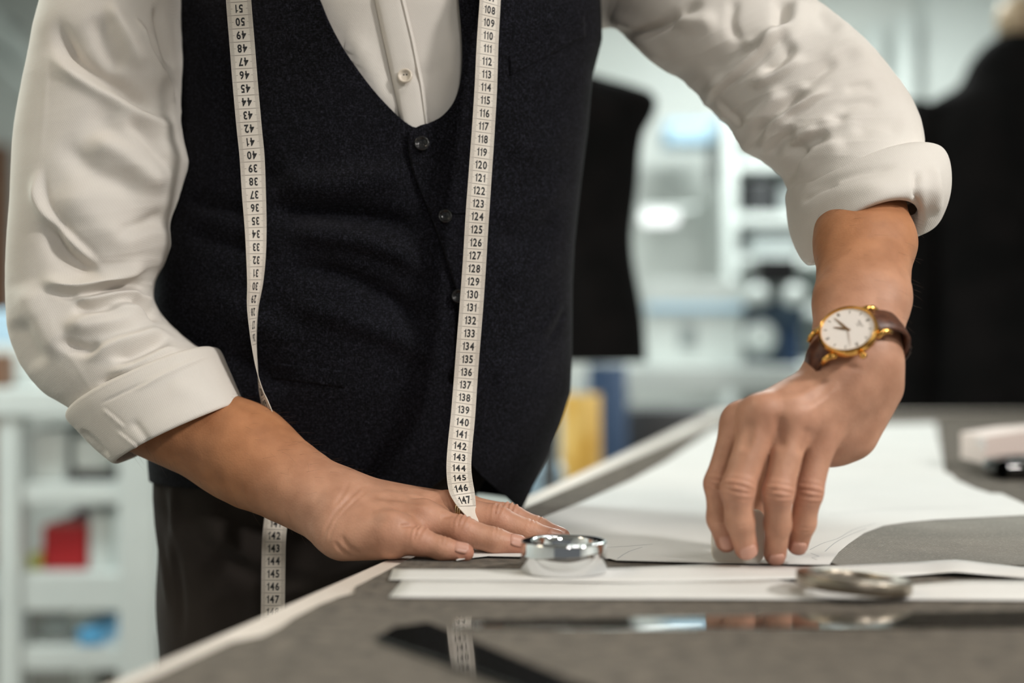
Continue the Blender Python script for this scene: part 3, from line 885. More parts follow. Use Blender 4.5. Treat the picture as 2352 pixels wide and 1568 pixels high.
VV = np.concatenate([V1, V2, V3]); QQ = np.concatenate([Q1, Q2 + len(V1), Q3 + len(V1) + len(V2)])
body = obj('body', fast_mesh('body', VV, QQ), M_skin, person)
tan = np.zeros(len(VV)); pink = np.zeros(len(VV))
wl = P(790, 1165, 1.055); dirL = P(560, 1040, 1.095) - wl; dirL /= np.linalg.norm(dirL)
tan[:len(V1)] = smoothstep(-.01, .09, (V1 - wl) @ dirL)
tan[len(V1):len(V1) + len(V2)] = smoothstep(.0, .10, (V2 - WRC) @ e2)
tan[len(V1) + len(V2):] = .6
for off, V, F, DD in ((0, V1, FL, DL), (len(V1), V2, FR, DR)):
    for nm in F:
        for k, a_, s_ in ((0, .45, 13), (1, .60, 11), (2, .30, 8), (3, .85, 11)):
            pk = a_ * np.exp(-(np.linalg.norm(V - F[nm][k][0], axis=1) / (s_ * mm)) ** 2)
            pink[off:off + len(V)] = np.maximum(pink[off:off + len(V)], pk)
for nm_, arr in (('tan', tan), ('pink', pink)):
    at = body.data.attributes.new(nm_, 'FLOAT', 'POINT'); at.data.foreach_set('value', arr.astype(np.float32))

# fingernails
def nail(ch, dorsal, w=1.0, roll=0.0, back=.0):
    a, ra = ch[-2]; b, rb = ch[-1]
    ax = b - a; ax /= np.linalg.norm(ax)
    d = np.asarray(dorsal, float); d = d - ax * (d @ ax); d /= np.linalg.norm(d)
    s = np.cross(ax, d)
    d, s = d * math.cos(roll) + s * math.sin(roll), s * math.cos(roll) - d * math.sin(roll)
    vs = []
    nu, nv = 11, 11
    Lh = 4.3 * mm; Wn = rb * .92 * w
    for i in range(nu):
        u = i / (nu - 1)                       # 0 base .. 1 free edge
        for j in range(nv):
            t = -1 + 2 * j / (nv - 1)
            half = Wn * (1 - .28 * max(0, (.35 - u) / .35) ** 2) * (1 - .12 * max(0, (u - .8) / .2) ** 2)
            uu = -Lh + 2 * Lh * u - (1 - u) * .9 * mm * (1 - t * t) + u * .7 * mm * (1 - t * t) * 1.6
            x = half * t
            hgt = math.sqrt(max(0.0, (rb * 1.06) ** 2 - x * x)) * .99
            sink = -.9 * mm * max(0, (.15 - u) / .15) - .4 * mm * u * u
            vs.append(b + ax * (uu + 1.2 * mm - back) + s * x + d * (hgt + sink + .15 * mm))
    me = fast_mesh('fingernail', vs, grid_quads(nu, nv))
    o = obj('fingernail', me, M_nail, body)
    md = o.modifiers.new('s', 'SOLIDIFY'); md.thickness = .6 * mm; md.offset = 1
    return o
for nm, rl in (('pinky', .35), ('ring', .30), ('middle', .2), ('index', .1)):
    nail(FL[nm], DL, .68, .5, 4.4 * mm)
for nm in ('pinky', 'ring', 'middle', 'index'):
    nail(FR[nm], DR, .74, 0, 3.8 * mm)

# ---- torso surface shared by shirt and vest: tables over height z
def tabz(rows, d):
    return np.array(sorted([(CAMZ - (y - 784) / K * d, (x - 1176) / K * d) for x, y in rows]))
CR_ = tabz([(1060, -380), (1180, -345), (1300, -290), (1366, -200), (1366, 0), (1368, 100), (1347, 180), (1337, 300), (1322, 420), (1307, 560), (1302, 650), (1301, 830), (1298, 900), (1277, 970), (1242, 1060), (1190, 1172), (1150, 1260)], 1.243)
CL_ = tabz([(750, -380), (640, -345), (480, -290), (395, -200), (397, 0), (400, 300), (385, 450), (368, 600), (352, 700), (346, 900), (340, 1070), (340, 1260)], 1.245)
ZF = np.array(sorted([(CAMZ - (y - 784) / K * 1.12, d) for y, d in ((-420, 1.15), (-250, 1.122), (0, 1.108), (200, 1.112), (420, 1.116), (600, 1.114), (760, 1.116), (900, 1.122), (1060, 1.136), (1172, 1.15), (1260, 1.155))]))
BD = 0.13
def BDz(z): return BD * (1 - .55 * smoothstep(1.43, 1.52, np.asarray(z, float)))
VEST_FOLDS = [
    ([(600, 478), (720, 486), (860, 500), (985, 530)], 26, .0075, 'v'), ([(630, 425), (760, 425), (880, 412), (960, 395)], 34, .006, 'r'),
    ([(640, 535), (780, 545), (900, 575), (1000, 640)], 24, .006, 'r'), ([(640, 610), (780, 630), (900, 690), (1000, 770)], 26, .006, 'v'),
    ([(640, 690), (760, 720), (900, 770), (1010, 830)], 26, .004, 'r'), ([(420, 520), (520, 560), (640, 600)], 24, .004, 'v'), ([(420, 450), (520, 480), (620, 500)], 22, .004, 'v'),
    ([(1130, 560), (1200, 545), (1290, 500)], 26, .004, 'v'), ([(1120, 500), (1220, 470), (1310, 420)], 24, .004, 'r'), ([(1140, 650), (1220, 620), (1295, 580)], 24, .003, 'r'),
    ([(1250, 790), (1275, 755), (1297, 700)], 7, .003, 'v'), ([(1235, 770), (1262, 735), (1290, 690)], 8, .002, 'r'),
    ([(430, 760), (560, 830), (700, 900)], 30, .004, 'v'), ([(440, 660), (560, 720), (700, 800)], 30, .004, 'r'), ([(1120, 880), (1200, 850), (1280, 820)], 30, .003, 'r'),
    ([(560, 300), (600, 380), (640, 440)], 26, .003, 'v'), ([(1150, 350), (1250, 330), (1320, 290)], 26, .003, 'r'),
]
def tsurf(theta, z, off=0.0, folds=True):
    """points of the torso surface for arrays theta, z"""
    theta = np.asarray(theta, float); z = np.asarray(z, float)
    xl = np.interp(z, CL_[:, 0], CL_[:, 1]); xr = np.interp(z, CR_[:, 0], CR_[:, 1])
    fr = np.interp(z, ZF[:, 0], ZF[:, 1])
    a = (xr - xl) / 2; xc = (xr + xl) / 2; yc = fr + BD; bd = BDz(z)
    sn = np.sin(theta)
    nx = np.cos(theta); ny = -np.sign(sn) * np.abs(sn) ** .8
    X = xc + (a + off) * nx; Y = yc + (bd + off) * ny
    v = np.stack([X, Y, z], -1).reshape(-1, 3)
    if folds:
        dsp = 1.45 * stroke_field(proj(v), VEST_FOLDS) * smoothstep(.05, .4, sn.ravel())
        v = v + np.stack([nx.ravel() * .3, ny.ravel(), 0 * ny.ravel()], -1) * dsp[:, None]
    return v
def theta_of(px, py):
    """angle and height of the torso surface seen at a pixel"""
    px = np.atleast_1d(np.asarray(px, float)); py = np.atleast_1d(np.asarray(py, float))
    d = np.full(px.shape, 1.12)
    for _ in range(6):
        X = (px - 1176) / K * d; z = CAMZ - (py - 784) / K * d
        xl = np.interp(z, CL_[:, 0], CL_[:, 1]); xr = np.interp(z, CR_[:, 0], CR_[:, 1]); fr = np.interp(z, ZF[:, 0], ZF[:, 1])
        c = np.clip((X - (xl + xr) / 2) / ((xr - xl) / 2), -.999, .999)
        th = np.arccos(c)
        d = fr + BD - BDz(z) * np.sin(th) ** .8
    return th, z
def tpix(px, py, off=0.0):
    th, z = theta_of(px, py)
    return tsurf(th, z, off)

# shirt body (kept well behind the vest below the neckline)
zof_ = lambda py: CAMZ - (py - 784) / K * 1.12
nz_, nt_ = 90, 140
zz = np.linspace(1.02, 1.508, nz_); tt = np.linspace(0, 2 * math.pi, nt_, endpoint=False)
v = tsurf(np.tile(tt, nz_), np.repeat(zz, nt_), -.0045, folds=False)
SHIRT_STROKES = [([(800, 60), (850, 160), (915, 270)], 14, .004, 'r'), ([(1035, 40), (1042, 120), (1035, 200)], 10, .003, 'r'),
                 ([(900, 150), (960, 170), (1030, 140)], 14, .002, 'v'), ([(760, 40), (800, 130), (860, 220)], 10, .003, 'v')]
q = grid_quads(nz_, nt_, True)
v[:, 1] += .016 * smoothstep(zof_(285), zof_(345), v[:, 2]) * smoothstep(0.0, -.05, v[:, 1] - 1.25)
v[:, 1] -= stroke_field(proj(v), SHIRT_STROKES)
shirt = obj('shirt', fast_mesh('shirt', v, q), M_shirt, person, label='off-white cotton shirt with rolled sleeves')

# placket with its stitched edge
def ribbon_on_torso(left, right, off, n=60, m=7, crown=.0):
    lt = np.array(left, float); rt = np.array(right, float)
    s = np.linspace(0, 1, n)
    A = np.stack([np.interp(s, np.linspace(0, 1, len(lt)), lt[:, i]) for i in range(2)], 1)
    B = np.stack([np.interp(s, np.linspace(0, 1, len(rt)), rt[:, i]) for i in range(2)], 1)
    f = np.linspace(0, 1, m)
    g = A[:, None] * (1 - f)[None, :, None] + B[:, None] * f[None, :, None]
    g = g.reshape(-1, 2)
    th, z = theta_of(g[:, 0], g[:, 1])
    v = tsurf(th, z, off, folds=False)
    ff = np.tile(f, n)
    v[:, 1] -= crown * (1 - (2 * ff - 1) ** 4)
    return v, grid_quads(n, m)
v, q = ribbon_on_torso([(850, -90), (862, 0), (890, 125), (912, 225), (930, 320)], [(905, -90), (930, 0), (952, 90), (975, 200), (992, 320)], -.003, crown=.0022)
v[:, 1] -= 1.0 * stroke_field(proj(v), SHIRT_STROKES) * .5
o = obj('placket', fast_mesh('placket', v, q), M_shirt, shirt); md = o.modifiers.new('s', 'SOLIDIFY'); md.thickness = .0012
v, q = ribbon_on_torso([(898, -90), (922, 0), (944, 90), (966, 200), (983, 320)], [(902, -90), (927, 0), (949, 90), (971, 200), (988, 320)], -.001, m=4, crown=.0018)
o = obj('placket_seam', fast_mesh('placket_seam', v, q), M_shirt, shirt)

def button(center, normal, r, m, parent, name='button', holes=4, thick=.0026):
    nv = Vector(normal).normalized()
    M = Matrix.Translation(Vector(center)) @ nv.to_track_quat('Z', 'Y').to_matrix().to_4x4()
    prof = [(.0001, .0008), (r * .52, .0008), (r * .66, .0012), (r * .74, thick), (r * .86, thick * 1.05), (r * .97, thick * .8), (r, thick * .4), (r * .9, -.0004), (.0001, -.0004)]
    o = obj(name, MB().lathe(prof, 36, M).mesh(name, True), m, parent)
    hm = MB()
    for k in range(holes):
        a = math.pi / 4 + k * math.pi / 2
        c = Matrix.Translation(Vector((math.cos(a) * r * .27, math.sin(a) * r * .27, .00085)))
        hm.lathe([(r * .11, 0), (.0001, .00015)], 10, M @ c)
    obj('button_holes', hm.mesh('holes'), M_ink, parent)
    return o
pb = tpix(931, 177, .0012)[0]
button(pb + np.array([0, -.0016, 0]), (-.12, -1, .15), .0060, M_button_white, shirt, holes=2)

# ---- vest: two front panels that run round to the back
def vest_panel(edge, cont_sign, off, zlo, zhi, n=300, m=150, hem=None):
    """edge: pixel polyline of the free front edge from top to bottom"""
    E = densify(edge, 3.0)
    th, z = theta_of(E[:, 0], E[:, 1])
    o_ = np.argsort(z)
    zs = np.linspace(zlo, zhi, n)
    te = np.interp(zs, z[o_], th[o_])
    f = np.linspace(0, 1, m) ** 1.15
    if cont_sign > 0:      # image right: decreasing theta to -pi/2
        end = np.full(n, -math.pi / 2 - .02)
    else:
        end = np.full(n, 1.5 * math.pi + .02)
    TH = te[:, None] * (1 - f) + end[:, None] * f
    v = tsurf(TH.ravel(), np.repeat(zs, m), off)
    return v, grid_quads(n, m)
zof = lambda py: CAMZ - (py - 784) / K * 1.12
edgeR = [(1050, -200), (1049, -60), (1050, 0), (1055, 60), (1058, 120), (1056, 170), (1049, 210), (1035, 242), (1012, 268), (985, 283), (962, 290), (946, 299), (938, 312), (936, 335), (941, 370), (952, 410), (970, 455), (990, 505), (1008, 555), (1025, 605), (1040, 655), (1047, 690), (1049, 750),
         (1047, 850), (1048, 950), (1054, 1020), (1072, 1058), (1100, 1092), (1145, 1132), (1184, 1168)]
# keep the edge single-valued in height
def mono(e):
    out = [e[0]]
    for p_ in e[1:]:
        out.append((p_[0], max(p_[1], out[-1][1] + 1.0)))
    return out
vR, qR = vest_panel(mono(edgeR), 1, .0035, CAMZ - (1170 - 784) / K * 1.25, 1.512)
edgeL = [(640, -200), (700, -70), (735, 0), (755, 48), (785, 105), (822, 160), (862, 212), (900, 253), (930, 280), (952, 293), (985, 300), (1010, 330), (1030, 420), (1050, 500), (1070, 600), (1085, 700), (1085, 900), (1080, 1000), (1060, 1060), (1000, 1110), (960, 1140)]
vL, qL = vest_panel(mono(edgeL), -1, .0, zof(1136), 1.512)
vest = obj('vest', fast_mesh('vest', np.concatenate([vL, vR]), np.concatenate([qL, qR[:, ::-1] + len(vL)])), M_vest, person, label='dark navy wool vest with black buttons')
md = vest.modifiers.new('s', 'SOLIDIFY'); md.thickness = .0028; md.offset = 0
for bxp, byp in ((968, 332), (1020, 498), (1049, 681), (1054, 850)):
    c = tpix(bxp, byp, .0035)[0]
    button(c + np.array([0, -.0022, 0]), (-.1, -1, .1), .0060 if byp < 400 else .0056, M_button_black, vest)
# buttonhole beside the second button
v, q = ribbon_on_torso([(1034, 487), (1068, 486)], [(1034, 492), (1068, 491)], .0062, n=12, m=3, crown=.001)
obj('buttonhole', fast_mesh('buttonhole', v, q), M_vest, vest)
# pocket welts
def welt(quad, off, th=.0022):
    (a, b, c, d) = [np.array(p_, float) for p_ in quad]
    n, m = 30, 8
    s = np.linspace(0, 1, n)[:, None, None]; f = np.linspace(0, 1, m)[None, :, None]
    g = ((a * (1 - s) + b * s) * (1 - f) + (d * (1 - s) + c * s) * f).reshape(-1, 2)
    thx, z = theta_of(g[:, 0], g[:, 1])
    v = tsurf(thx, z, off)
    o = obj('pocket_welt', fast_mesh('pocket_welt', v, grid_quads(n, m)), M_vest, vest)
    md = o.modifiers.new('s', 'SOLIDIFY'); md.thickness = th; md.offset = 0
welt([(1160, 131), (1327, 41), (1331, 84), (1162, 176)], .0052, .0016)
welt([(622, 832), (796, 852), (793, 890), (622, 868)], .0014, .0016)

# ---- sleeves: tubes through traced sections, sculpted with folds
def tube_sections(secs, nu, nv, power=1.0):
    """secs rows: Lx, Ly, Rx, Ry, depth, half depth b, front tilt (m, up positive)"""
    secs = np.array(secs, float)
    mid = (secs[:, :2] + secs[:, 2:4]) / 2
    s = np.r_[0, np.cumsum(np.maximum(np.linalg.norm(np.diff(mid, axis=0), axis=1), 6))]
    g = spline(np.c_[s, secs], np.linspace(0, s[-1], nu))
    th = np.linspace(0, 2 * math.pi, nv, endpoint=False)
    out = np.zeros((nu, nv, 3))
    for i in range(nu):
        lx, ly, rx, ry, d, b, t = g[i]
        Lp = P(lx, ly, d); Rp = P(rx, ry, d)
        C = (Lp + Rp) / 2; A = (Rp - Lp) / 2
        Bv = np.array([0, -b, t])
        out[i] = C + np.cos(th)[:, None] * A + np.sign(np.sin(th))[:, None] * (np.abs(np.sin(th)) ** .9)[:, None] * np.where(np.sin(th)[:, None] >= 0, Bv, np.array([0, -b, t * .1]))
    return out.reshape(-1, 3), grid_quads(nu, nv, True)

def crumple_field(nu, nv, amp, freq, seed, slant=0.0):
    """folds that run around a sleeve: amp(u, theta) metres, freq folds along it"""
    r = np.random.default_rng(seed)
    u = np.repeat(np.linspace(0, 1, nu), nv); th = np.tile(np.linspace(0, 2 * math.pi, nv, endpoint=False), nu)
    out = np.zeros(nu * nv)
    for k in range(4):
        f = freq * (1.0, 1.7, 2.6, .6)[k]
        ph = f * u * 2 * math.pi + slant * np.cos(th) * (1 + .3 * k) + r.uniform(.5, 1.4) * np.sin(th + r.uniform(0, 6.28)) + r.uniform(.3, .8) * np.sin(2 * th + r.uniform(0, 6.28) + u * 7) + 1.3 * np.sin(u * 9 + k)
        w = .5 + .5 * np.sin(1.5 * th + r.uniform(0, 6.28) + u * r.uniform(4, 9))
        rd = 1 - np.abs(np.sin(ph)) ** .8
        out += (rd - .35) * w * (1.0, .55, .3, .9)[k]
    return out * amp(u, th)

def blur_grid(f, nu, nv, sig):
    k = int(3 * sig) + 1
    w = np.exp(-.5 * (np.arange(-k, k + 1) / sig) ** 2); w /= w.sum()
    g = f.reshape(nu, nv)
    g = sum(w[i + k] * np.roll(g, i, axis=1) for i in range(-k, k + 1))
    p = np.pad(g, ((k, k), (0, 0)), mode='edge')
    g = sum(w[i + k] * p[k + i:k + i + nu] for i in range(-k, k + 1))
    return g.ravel()

def sculpt(v, q, strokes, noise=.0, nscale=60, seed=1, crumple=None, dims=None, sig=2.0):
    n = vert_normals(v, q)
    c = v.mean(0)
    if ((v - c) * n).sum() < 0: n = -n
    px = proj(v)
    toc = -v + np.array([0, 0, CAMZ]); toc /= np.linalg.norm(toc, axis=1)[:, None]
    w = smoothstep(-.05, .35, (n * toc).sum(1))
    f = stroke_field(px, strokes) * w
    if dims is not None: f = blur_grid(f, dims[0], dims[1], sig)
    v = v + n * f[:, None]
    if crumple is not None: v = v + n * crumple[:, None]
    if noise > 0: v = v + n * (vnoise(v, nscale, seed) * noise)[:, None]
    return v

z3 = lambda pts: [(.5102 * x, .5102 * y) for x, y in pts]
z4 = lambda pts: [(.5534 * x, 700 + .5534 * y) for x, y in pts]
z5 = lambda pts: [(1250 + .4685 * x, .4685 * y) for x, y in pts]

secL = [(455, -245, 475, -70, 1.24, .030, 0), (370, -268, 455, -55, 1.228, .048, 0), (255, -238, 436, -40, 1.205, .056, 0), (165, -140, 422, -20, 1.178, .060, 0), (107, 0, 412, 0, 1.155, .062, 0), (72, 143, 414, 150, 1.145, .063, 0), (50, 260, 408, 262, 1.14, .062, 0),
        (41, 340, 418, 330, 1.138, .062, 0), (38, 380, 425, 372, 1.136, .062, 0), (33, 459, 407, 446, 1.134, .060, 0), (27, 530, 386, 515, 1.133, .058, 0), (24, 585, 388, 560, 1.132, .058, 0), (22, 640, 372, 606, 1.131, .057, 0),
        (23, 700, 352, 650, 1.13, .056, .004), (28, 760, 352, 690, 1.128, .056, .008), (42, 812, 374, 727, 1.126, .056, .010), (72, 868, 410, 762, 1.122, .055, .010), (112, 908, 448, 792, 1.118, .054, .008), (170, 945, 485, 812, 1.114, .052, .006), (215, 985, 515, 850, 1.110, .050, .006)]
stL = [
    (z3([(250, 60), (300, 230), (420, 330), (560, 405), (700, 500), (795, 562)]), 13, .0060, 'v'),
    (z3([(200, 200), (330, 320), (560, 460), (700, 545), (810, 605)]), 17, .0050, 'r'),
    (z3([(480, 0), (540, 110), (600, 250), (650, 320)]), 13, .0040, 'r'), (z3([(420, 60), (470, 200), (560, 330)]), 18, .0035, 'v'),
    (z3([(600, 60), (680, 240), (760, 380), (790, 480)]), 7, .0045, 'f'), (z3([(700, 0), (730, 150), (780, 330)]), 7, .0035, 'v'), (z3([(640, 140), (720, 320), (780, 440)]), 6, .0030, 'v'),
    (z3([(560, 520), (670, 630), (740, 730), (760, 800)]), 14, .0040, 'v'), (z3([(380, 600), (560, 690), (680, 800), (740, 880)]), 22, .0050, 'r'),
    (z3([(260, 620), (400, 760), (560, 840), (660, 920)]), 22, .0030, 'v'), (z3([(180, 740), (185, 900), (290, 1050), (400, 1160), (475, 1232)]), 11, .0042, 'f'),
    (z3([(215, 990), (280, 1120), (380, 1200), (460, 1240)]), 14, .0045, 'v'), (z3([(760, 960), (650, 1010), (500, 1060)]), 13, .003, 'v'),
    (z3([(170, 1240), (330, 1295), (500, 1250), (690, 1170)]), 14, .0055, 'r'), (z3([(200, 1300), (340, 1325), (520, 1290), (700, 1285)]), 8, .0060, 'v'),
    (z3([(310, 1320), (390, 1350), (540, 1320), (670, 1300)]), 8, .0045, 'r'), (z3([(320, 1390), (450, 1395), (540, 1385)]), 9, .0040, 'v'),
    (z3([(560, 1330), (640, 1345), (690, 1365)]), 7, .0035, 'r'), (z3([(270, 1480), (420, 1430), (560, 1400), (700, 1420)]), 11, .0042, 'r'),
    (z3([(580, 1360), (650, 1385), (720, 1440)]), 6, .0040, 'v'),
    (z4([(240, 150), (350, 185), (430, 165)]), 9, .0045, 'v'), (z4([(270, 110), (420, 90), (600, 50)]), 10, .0035, 'r'), (z4([(460, 235), (560, 200), (650, 155), (720, 130)]), 8, .0045, 'v'),
    (z4([(340, 235), (480, 165), (600, 130), (700, 90)]), 9, .0040, 'r'), (z4([(440, 290), (560, 260), (680, 200), (770, 175)]), 9, .0035, 'r'), (z4([(400, 330), (520, 310), (640, 260)]), 9, .0022, 'v'),
    (z4([(600, 10), (660, 30), (690, 60)]), 5, .0035, 'v'), (z4([(640, 90), (700, 95), (735, 120)]), 5, .0035, 'v'),
    (z4([(70, 50), (120, 160), (180, 260)]), 26, .0030, 'v'),
    (z4([(205, 0), (255, 150), (330, 265), (400, 375), (430, 410)]), 3.5, .0013, 'f'),
    (z3([(215, 230), (205, 420), (195, 600), (180, 740)]), 4, .0014, 'f'),
]
v, q = tube_sections(secL, 330, 300)
bigL = [([(110, 40), (200, 150), (300, 215), (400, 262)], 42, .007, 'v'), ([(190, 240), (280, 320), (370, 410)], 40, .006, 'v'), ([(250, 250), (340, 330), (410, 400)], 34, .005, 'r'),
        ([(130, 420), (240, 520), (350, 575)], 46, .007, 'r'), ([(100, 490), (150, 590), (240, 630)], 26, .005, 'v'), ([(60, 640), (90, 740), (140, 830)], 40, .006, 'r'), ([(290, 40), (340, 140), (385, 220)], 30, .005, 'r')]
CRL = crumple_field(330, 300, lambda u, th: .0011 * (.35 + .65 * smoothstep(.55, .75, u)) * (.45 + .55 * smoothstep(-.6, .8, np.cos(th))) * smoothstep(0, .1, u) * smoothstep(1.0, .92, u), 7, 11, .8)
v = sculpt(v, q, [(a_, w_ * 1.2, m_ * (2.0 if w_ > 5 else .6), k_) for a_, w_, m_, k_ in stL] + bigL, .0008, 55, 2, crumple=CRL * 1.3, dims=(330, 300), sig=1.5)
obj('sleeve', fast_mesh('sleeve', v, q), M_shirt, shirt)

secR = [(1300, 80, 1290, -210, 1.275, .035, 0), (1350, 80, 1370, -275, 1.268, .055, 0), (1392, 60, 1480, -275, 1.255, .062, .0), (1420, 62, 1610, -215, 1.235, .064, .0), (1451, 92, 1720, -120, 1.215, .064, .0), (1512, 147, 1850, -8, 1.192, .064, .0), (1578, 186, 1925, 55, 1.178, .063, .004),
        (1624, 240, 1990, 118, 1.166, .062, .008), (1682, 294, 2048, 192, 1.154, .060, .012), (1708, 340, 2085, 245, 1.146, .058, .014), (1752, 366, 2107, 297, 1.136, .056, .016), (1795, 400, 2115, 345, 1.126, .054, .020), (1822, 450, 2112, 400, 1.112, .052, .024), (1850, 510, 2105, 460, 1.098, .048, .026)]
stR = [
    (z5([(790, 0), (640, 90), (520, 148), (440, 165), (360, 110)]), 9, .0060, 'v'), (z5([(300, 60), (380, 110), (470, 190), (600, 330)]), 14, .003, 'r'), (z5([(620, 60), (720, 110), (860, 100)]), 16, .0045, 'r'),
    (z5([(940, -20), (915, 110), (955, 215)]), 7, .0035, 'v'), (z5([(960, 215), (1060, 205), (1150, 150)]), 10, .0035, 'r'), (z5([(1165, -20), (1165, 80), (1150, 150)]), 11, .0050, 'v'), (z5([(1240, -20), (1230, 100), (1150, 200)]), 15, .0040, 'r'),
    (z5([(1220, 110), (1070, 240), (900, 385), (770, 505)]), 11, .0062, 'f'), (z5([(1100, 180), (960, 290), (800, 400)]), 24, .0035, 'v'),
    (z5([(1230, 200), (1150, 300), (1060, 360)]), 10, .0050, 'v'), (z5([(1280, 260), (1170, 345), (1000, 430)]), 9, .0040, 'r'),
    (z5([(1440, 290), (1340, 370), (1260, 430)]), 7, .0030, 'v'), (z5([(1310, 430), (1200, 510), (1080, 620), (1010, 725)]), 8, .0058, 'v'), (z5([(1420, 430), (1290, 500), (1130, 610), (1030, 715)]), 8, .0050, 'f'),
    (z5([(820, 500), (900, 560), (1000, 645)]), 9, .0022, 'f'), (z5([(1180, 430), (1060, 560), (960, 620)]), 14, .0040, 'r'),
    (z5([(1190, 690), (1280, 655), (1440, 570)]), 10, .0042, 'r'), (z5([(1300, 640), (1420, 590), (1500, 560)]), 7, .0026, 'v'), (z5([(1180, 760), (1300, 700), (1400, 650)]), 9, .0040, 'v'),
    (z5([(1190, 900), (1240, 780), (1300, 720)]), 8, .0050, 'v'), (z5([(1240, 860), (1340, 760), (1480, 690)]), 11, .0035, 'r'), (z5([(1100, 780), (1150, 700), (1240, 620)]), 9, .0040, 'v'),
    (z5([(1060, 760), (1130, 640), (1220, 570)]), 9, .0035, 'r'), (z5([(1470, 440), (1560, 420), (1620, 430)]), 8, .0016, 'v'), (z5([(1420, 540), (1540, 500), (1660, 510)]), 8, .0016, 'v'), (z5([(1350, 300), (1480, 240), (1600, 290)]), 12, .0020, 'r'),
    (z5([(1330, 0), (1400, 120), (1460, 150)]), 14, .0030, 'v'), (z5([(1500, 640), (1650, 600), (1780, 640)]), 14, .0020, 'v'), (z5([(1350, 110), (1500, 200), (1620, 350)]), 22, .0025, 'r'),
]
v, q = tube_sections(secR, 320, 300)
CRR = crumple_field(320, 300, lambda u, th: .0013 * (.5 + .5 * smoothstep(.4, .6, u)) * (.35 + .65 * smoothstep(.7, -.6, np.cos(th))) * smoothstep(0, .1, u) * smoothstep(1.0, .92, u), 7, 23, -.9)
v = sculpt(v, q, [(a_, w_ * 1.3, m_ * 1.6, k_) for a_, w_, m_, k_ in stR], .0008, 55, 4, crumple=CRR, dims=(320, 300), sig=1.6)
obj('sleeve', fast_mesh('sleeve', v, q), M_shirt, shirt)

# rolled cuffs: outer band with a soft rolled lower rim that turns inwards
cufL = [(176, 936, 476, 800, 1.116, .046, .006), (163, 951, 486, 797, 1.115, .057, .006), (162, 966, 500, 803, 1.115, .060, .006), (186, 992, 517, 838, 1.112, .0595, .006), (228, 1034, 538, 884, 1.108, .0585, .005), (264, 1062, 553, 918, 1.104, .0575, .003),
        (272, 1064, 554, 925, 1.104, .055, .003), (276, 1058, 549, 922, 1.105, .0525, .004), (255, 1020, 525, 880, 1.108, .050, .004)]
v, q = tube_sections(cufL, 90, 260)
v = sculpt(v, q, [([(232, 935), (262, 960), (290, 985)], 6, .0009, 'f'), ([(262, 985), (300, 1015), (335, 1045)], 6, .0008, 'f'), ([(300, 900), (400, 850), (490, 810)], 7, .0018, 'r'), ([(225, 930), (300, 893), (360, 868)], 4, -.001, 'r'),
                  ([(180, 985), (215, 1015), (250, 1055)], 8, .003, 'v'), ([(380, 880), (440, 900), (500, 930)], 22, .0014, 'r'), ([(300, 960), (330, 1000), (350, 1035)], 10, .0014, 'v')], .0004, 60, 6)
obj('cuff', fast_mesh('cuff', v, q), M_shirt, shirt)
cufR = [(1812, 432, 2112, 352, 1.126, .047, .010), (1808, 447, 2140, 360, 1.122, .056, .014), (1810, 470, 2163, 380, 1.118, .062, .020), (1814, 505, 2174, 425, 1.110, .064, .027), (1824, 545, 2171, 480, 1.098, .063, .032), (1844, 585, 2150, 520, 1.086, .061, .034), (1862, 603, 2116, 540, 1.080, .056, .032),
        (1870, 598, 2100, 530, 1.082, .050, .028), (1862, 560, 2102, 490, 1.09, .046, .024)]
v, q = tube_sections(cufR, 100, 260)
v = sculpt(v, q, [([(2104, 385), (2106, 440), (2104, 490)], 9, .0045, 'v'), ([(2140, 370), (2150, 430), (2148, 500)], 12, .004, 'r'), ([(1850, 440), (1960, 400), (2070, 378)], 9, .0022, 'v'), ([(1830, 520), (1880, 470), (1960, 435), (2060, 425)], 18, .0022, 'r'),
                  ([(1846, 420), (1900, 385), (1960, 360)], 8, .002, 'v'), ([(1840, 470), (1880, 440), (1930, 420)], 7, .0022, 'v')], .0005, 60, 8)
obj('cuff', fast_mesh('cuff', v, q), M_shirt, shirt)

# collar band (above the picture)
o = obj('collar', MB().lathe([(.075, 0), (.082, .002), (.066, .045), (.062, .045)], 48, Matrix.Translation((-.118, 1.195, 1.415)) @ Matrix.Rotation(math.radians(28), 4, 'X')).mesh('collar', True), M_shirt, shirt)

# ---- trousers and shoes
def trousers(p):
    d = None
    for s, x0 in ((-1, -.228), (1, -.118)):
        a = seg(p, (x0, 1.255, 1.0), (x0 + s * .012, 1.26, .52), .083, .072)
        a = smin(a, seg(p, (x0 + s * .012, 1.26, .52), (x0 + s * .02, 1.28, .07), .072, .058), .04)
        d = a if d is None else smin(d, a, .03)
    w = seg(p, (-.222, 1.255, 1.0), (-.118, 1.255, 1.0), .088, .086)
    d = smin(d, w, .03)
    w = seg(p, (-.215, 1.25, 1.06), (-.062, 1.25, 1.05), .095, .09)
    return np.maximum(smin(d, w, .04), .055 - p[:, 2])
vt, qt = surface_nets(trousers, (-.36, 1.10, .02), (.06, 1.42, 1.20), 4 * mm)
nt = vert_normals(vt, qt)
TR = [([(368, 1080), (382, 1160), (402, 1260), (412, 1360), (420, 1480)], 9, .0032, 'v'), ([(352, 1075), (362, 1180), (378, 1300), (392, 1420)], 7, .003, 'r'), ([(392, 1080), (402, 1160), (398, 1230), (404, 1330)], 10, .003, 'r'),
      ([(480, 1120), (560, 1200), (700, 1260)], 24, .004, 'v'), ([(440, 1180), (560, 1270), (740, 1300)], 22, .004, 'r'), ([(480, 1250), (620, 1340), (760, 1330)], 24, .004, 'v')]
vt = vt + nt * (stroke_field(proj(vt), TR) * smoothstep(0, .4, -nt[:, 1]))[:, None] + nt * (vnoise(vt, 45, 9) * .0016)[:, None]
